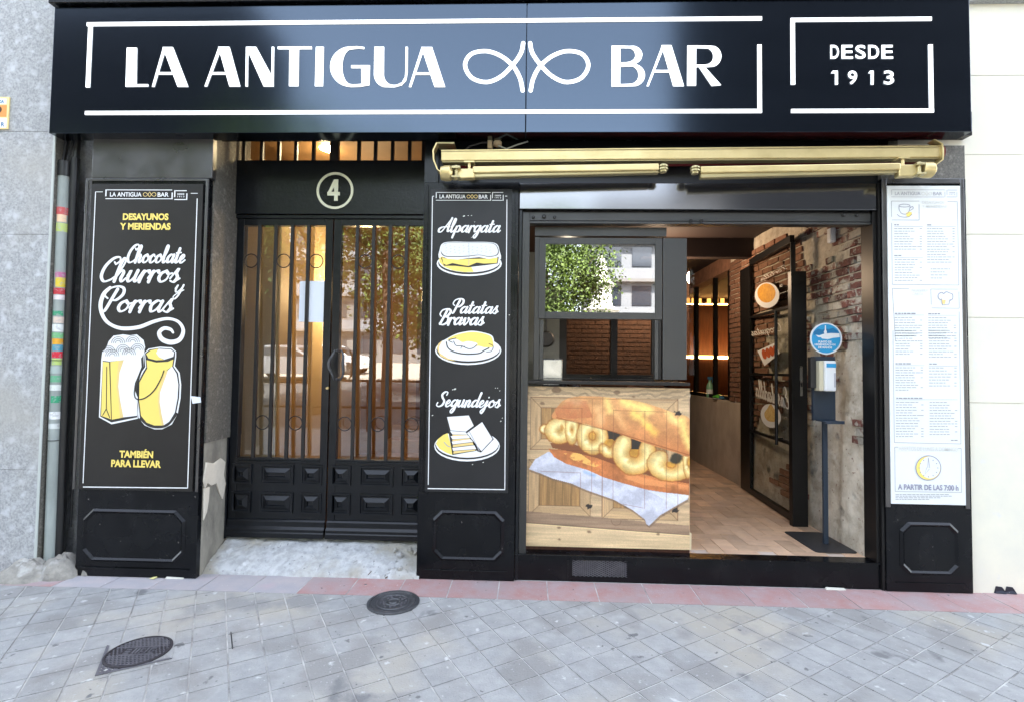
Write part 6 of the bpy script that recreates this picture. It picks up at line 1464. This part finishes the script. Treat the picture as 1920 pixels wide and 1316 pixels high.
# trees
def tree(x, y, h, cr, cz_, seed, n, label, trunk=.13, group=None, lm='leaf', ls=1.0):
    r_ = random.Random(seed); g = np.random.default_rng(seed)
    t = thing('plane_tree', label, 'tree', (x, y, 0), group)
    m = MB(); top = cz_+cr*.3
    m.tube([(x, y, -.1), (x+.05, y, h*.25), (x-.04, y+.03, cz_-cr*.6), (x, y, top)], [trunk*1.25, trunk, trunk*.8, trunk*.25], 10)
    ends = []
    for k in range(12):
        a = 2*math.pi*k/12+r_.uniform(-.3, .3); z0 = cz_-cr*.75+r_.uniform(0, cr*.9); l = cr*r_.uniform(.55, .95)
        e = (x+l*math.cos(a), y+l*math.sin(a), z0+cr*r_.uniform(.4, .9)); ends.append(e)
        m.tube([(x, y, z0), (x+.5*l*math.cos(a), y+.5*l*math.sin(a), z0+.30*cr), e], [trunk*.45, trunk*.28, trunk*.08], 6)
    m.build('trunk', 'bark', t, smooth=True)
    nc = 60; cl = []
    for k in range(nc):
        v = g.normal(size=3); v /= np.linalg.norm(v); q = g.uniform(.35, 1.0)**.6; cl.append(np.array([x, y, cz_])+v*np.array([cr, cr, cr*1.05])*q)
    cl = np.array(cl+[np.array(e) for e in ends]); ci = g.integers(0, len(cl), n); P = cl[ci]+g.normal(size=(n, 3))*cr*.17
    s_ = g.uniform(.06, .13, n)*ls; A = g.normal(size=(n, 3)); A /= np.linalg.norm(A, axis=1)[:, None]; B = np.cross(A, g.normal(size=(n, 3))); B /= np.linalg.norm(B, axis=1)[:, None]
    V = np.concatenate([P-A*s_[:, None], P+B*s_[:, None]*.6, P+A*s_[:, None], P-B*s_[:, None]*.6], 1).reshape(-1, 3)-np.array([x, y, 0])
    me = bpy.data.meshes.new('crown'); me.vertices.add(len(V)); me.vertices.foreach_set('co', V.ravel()); me.loops.add(4*n); me.loops.foreach_set('vertex_index', np.arange(4*n)); me.polygons.add(n)
    me.polygons.foreach_set('loop_start', np.arange(n)*4); me.polygons.foreach_set('loop_total', np.full(n, 4)); me.update(); me.materials.append(MATS[lm])
    o = bpy.data.objects.new('crown', me); COL.objects.link(o); o.parent = t
tree(-5.3, -8.2, 8, 1.9, 5.2, 1, 7000, 'leafy street tree at the kerb, seen reflected in the left door leaf', ls=.6)
tree(-3.9, -9.6, 8, 2.0, 5.2, 2, 5000, 'forked street tree at the kerb, reflected in the right door leaf', ls=.6)
tree(-3.6, -13.5, 9, 2.0, 3.6, 3, 5000, 'dark street tree on the road side, reflected at the right edge of the door', .2)
tree(.6, -13, 9, 1.9, 4.6, 4, 24000, 'bright leafy tree reflected in the left half of the hatch sash', ls=.55)
tree(13.5, -12, 6, 2.4, 4.0, 5, 8000, 'round street tree across the road at the far right', lm='leaf_dark')
tree(8.6, -15, 6, 2.2, 4.0, 6, 8000, 'street tree just left of the far right one across the road', lm='leaf_dark')
tree(-12.5, -12, 7, 2.8, 4.6, 7, 9000, 'street tree across the road at the far left', lm='leaf_dark')
tree(-19, -20, 11, 4.2, 6.0, 8, 10000, 'tree beyond the parked cars at the far left of the square')
# parked cars
def car(x, y, rz, paint, label):
    t = thing('parked_car', label, 'car', (x, y, 0)); c, s_ = math.cos(rz), math.sin(rz)
    def T(p): return (x+p[0]*c-p[1]*s_, y+p[0]*s_+p[1]*c, p[2])
    def ext(prof, hw, hw2=None):
        hw2 = hw2 or hw; n = len(prof); vs = [T((px, -hw, pz)) for px, pz in prof]+[T((px, hw2, pz)) for px, pz in prof]
        tri = tessellate_polygon([[Vector((a, b, 0)) for a, b in prof]])
        return MB().add(vs, [tuple(q) for q in tri]+[tuple(reversed([i+n for i in q])) for q in tri]+[(i, (i+1) % n, (i+1) % n+n, i+n) for i in range(n)])
    ext([(-2.1,.35),(-2.15,.65),(-2.05,.9),(-1.6,1.0),(-.9,1.02),(.9,1.0),(1.9,.85),(2.1,.65),(2.1,.35),(1.75,.28),(-1.7,.28)], .86).build('body', paint, t, bevel=.06)
    ext([(-1.75,1.0),(-1.35,1.38),(-.9,1.48),(.1,1.48),(.5,1.38),(1.15,1.0)], .70).build('cabin', paint, t, bevel=.06)
    for s in (-1, 1):
        m = MB(); m.add([T((px, s*.715, pz)) for px, pz in ((-1.55,1.04),(-1.25,1.34),(-.45,1.40),(-.45,1.04))], [(0,1,2,3)]); m.add([T((px, s*.715, pz)) for px, pz in ((-.38,1.04),(-.38,1.40),(.1,1.40),(.42,1.33),(.95,1.04))], [(0,1,2,3,4)]); m.build('side_window', 'window_dark', t)
        for wx in (-1.35, 1.3):
            w = T((wx, s*.80, .33)); m = MB(); vs = []
            a0 = T((wx, s*.70, .33)); a1 = T((wx, s*.88, .33)); m.tube([a0, a1], .33, 20); wh = m.build('wheel', 'tyre', t, smooth=True)
            m = MB(); m.tube([T((wx, s*.86, .33)), T((wx, s*.895, .33))], .2, 14); m.build('rim', 'steel', wh)
    m = MB(); m.add([T(p) for p in ((1.18,-.62,1.04),(.56,-.58,1.38),(.56,.58,1.38),(1.18,.62,1.04))], [(0,1,2,3)]); m.build('windscreen', 'window_dark', t)
    for s in (-1, 1): MB().hexa([T((2.02, s*.55, .62)), T((2.13, s*.55, .62)), T((2.13, s*.78, .62)), T((2.02, s*.78, .62))], [T((1.98, s*.55, .76)), T((2.10, s*.55, .76)), T((2.10, s*.78, .76)), T((1.98, s*.78, .76))]).build('headlight', 'white_plastic', t)
car(-10.4, -17.8, .05, 'car_silver', 'silver parked car in the square, nearest in the door reflection')
car(-10.3, -22.0, .1, 'car_white', 'white parked car behind the silver one')
car(-1.5, -23.5, .1, 'car_dark', 'dark parked car beneath the trees reflected in the right door leaf')
# blocks of flats across the square
def block(x0, x1, y, h, floors, bays, wall, label, wh=1.3):
    win_m = 'window_dark' if wall != 'facade_dark' else wall
    slab_m = 'facade_white' if wall != 'facade_dark' else wall; rail_m = 'facade_grey' if wall != 'facade_dark' else wall
    t = thing('apartment_block', label, 'building', ((x0+x1)/2, y, 0)); MB().box(x0, x1, y-10, y, -.2, h).build('wall', wall, t)
    fh = h/floors; bw = (x1-x0)/bays; wm = None; cnt_ = 0
    for f in range(floors):
        MB().box(x0-.1, x1+.1, y, y+.5, fh*f+fh-.35, fh*f+fh-.15).build('balcony_slab', slab_m, t)
        MB().box(x0, x1, y+.42, y+.48, fh*f+fh-.15, fh*f+fh+.55).build('balcony_rail', rail_m, t) if f < floors-1 else None
        for b in range(bays):
            cx_ = x0+bw*(b+.5); z_ = fh*f+fh*.28
            if wm is None: o = MB().box(-bw*.32, bw*.32, 0, .06, 0, wh).build('window', win_m); o.parent = t; wm = o.data
            else: o = bpy.data.objects.new('window', wm); COL.objects.link(o); o.parent = t
            o.location = (cx_-(x0+x1)/2, 0, z_)
block(4.5, 12.5, -30, 13, 5, 4, 'facade_grey', 'grey block of flats reflected in the right half of the hatch sash')
block(-19, -2, -36, 14, 5, 7, 'facade_white', 'pale block with long white balconies reflected in the right door leaf')
block(13, 46, -33, 36, 11, 9, 'facade_dark', 'tall near black block added at the far right to darken the sign reflection')  # off-camera block, height and blackness set for the sign's right end
block(-62, -25, -38, 34, 10, 10, 'facade_dark', 'tall near black block added at the far left to darken the sign reflection')  # its left counterpart, likewise shaped for the dark reflection
# pale stone monument
mo_ = thing('monument', 'tall pale stone monument in the square reflected in the hatch sash', 'monument', (3.1, -18, 0))
MB().lathe((3.1, -18, 0), [(1.1,0),(1.1,.6),(.8,.7),(.75,2.2),(.95,2.4),(.6,2.6),(.55,3.9),(.8,4.1),(.5,4.3),(.45,5.0),(.6,5.2),(.3,5.5),(.22,6.2),(.08,6.5)], 20).build('column', 'stone_pale', mo_, smooth=True)
for k in range(4): a = k*math.pi/2+.4; MB().lathe((3.1+.85*math.cos(a), -18+.85*math.sin(a), 2.4), [(.16,0),(.2,.5),(.12,.8),(.14,.95),(.02,1.05)], 10).build('statue', 'stone_pale', mo_, smooth=True)
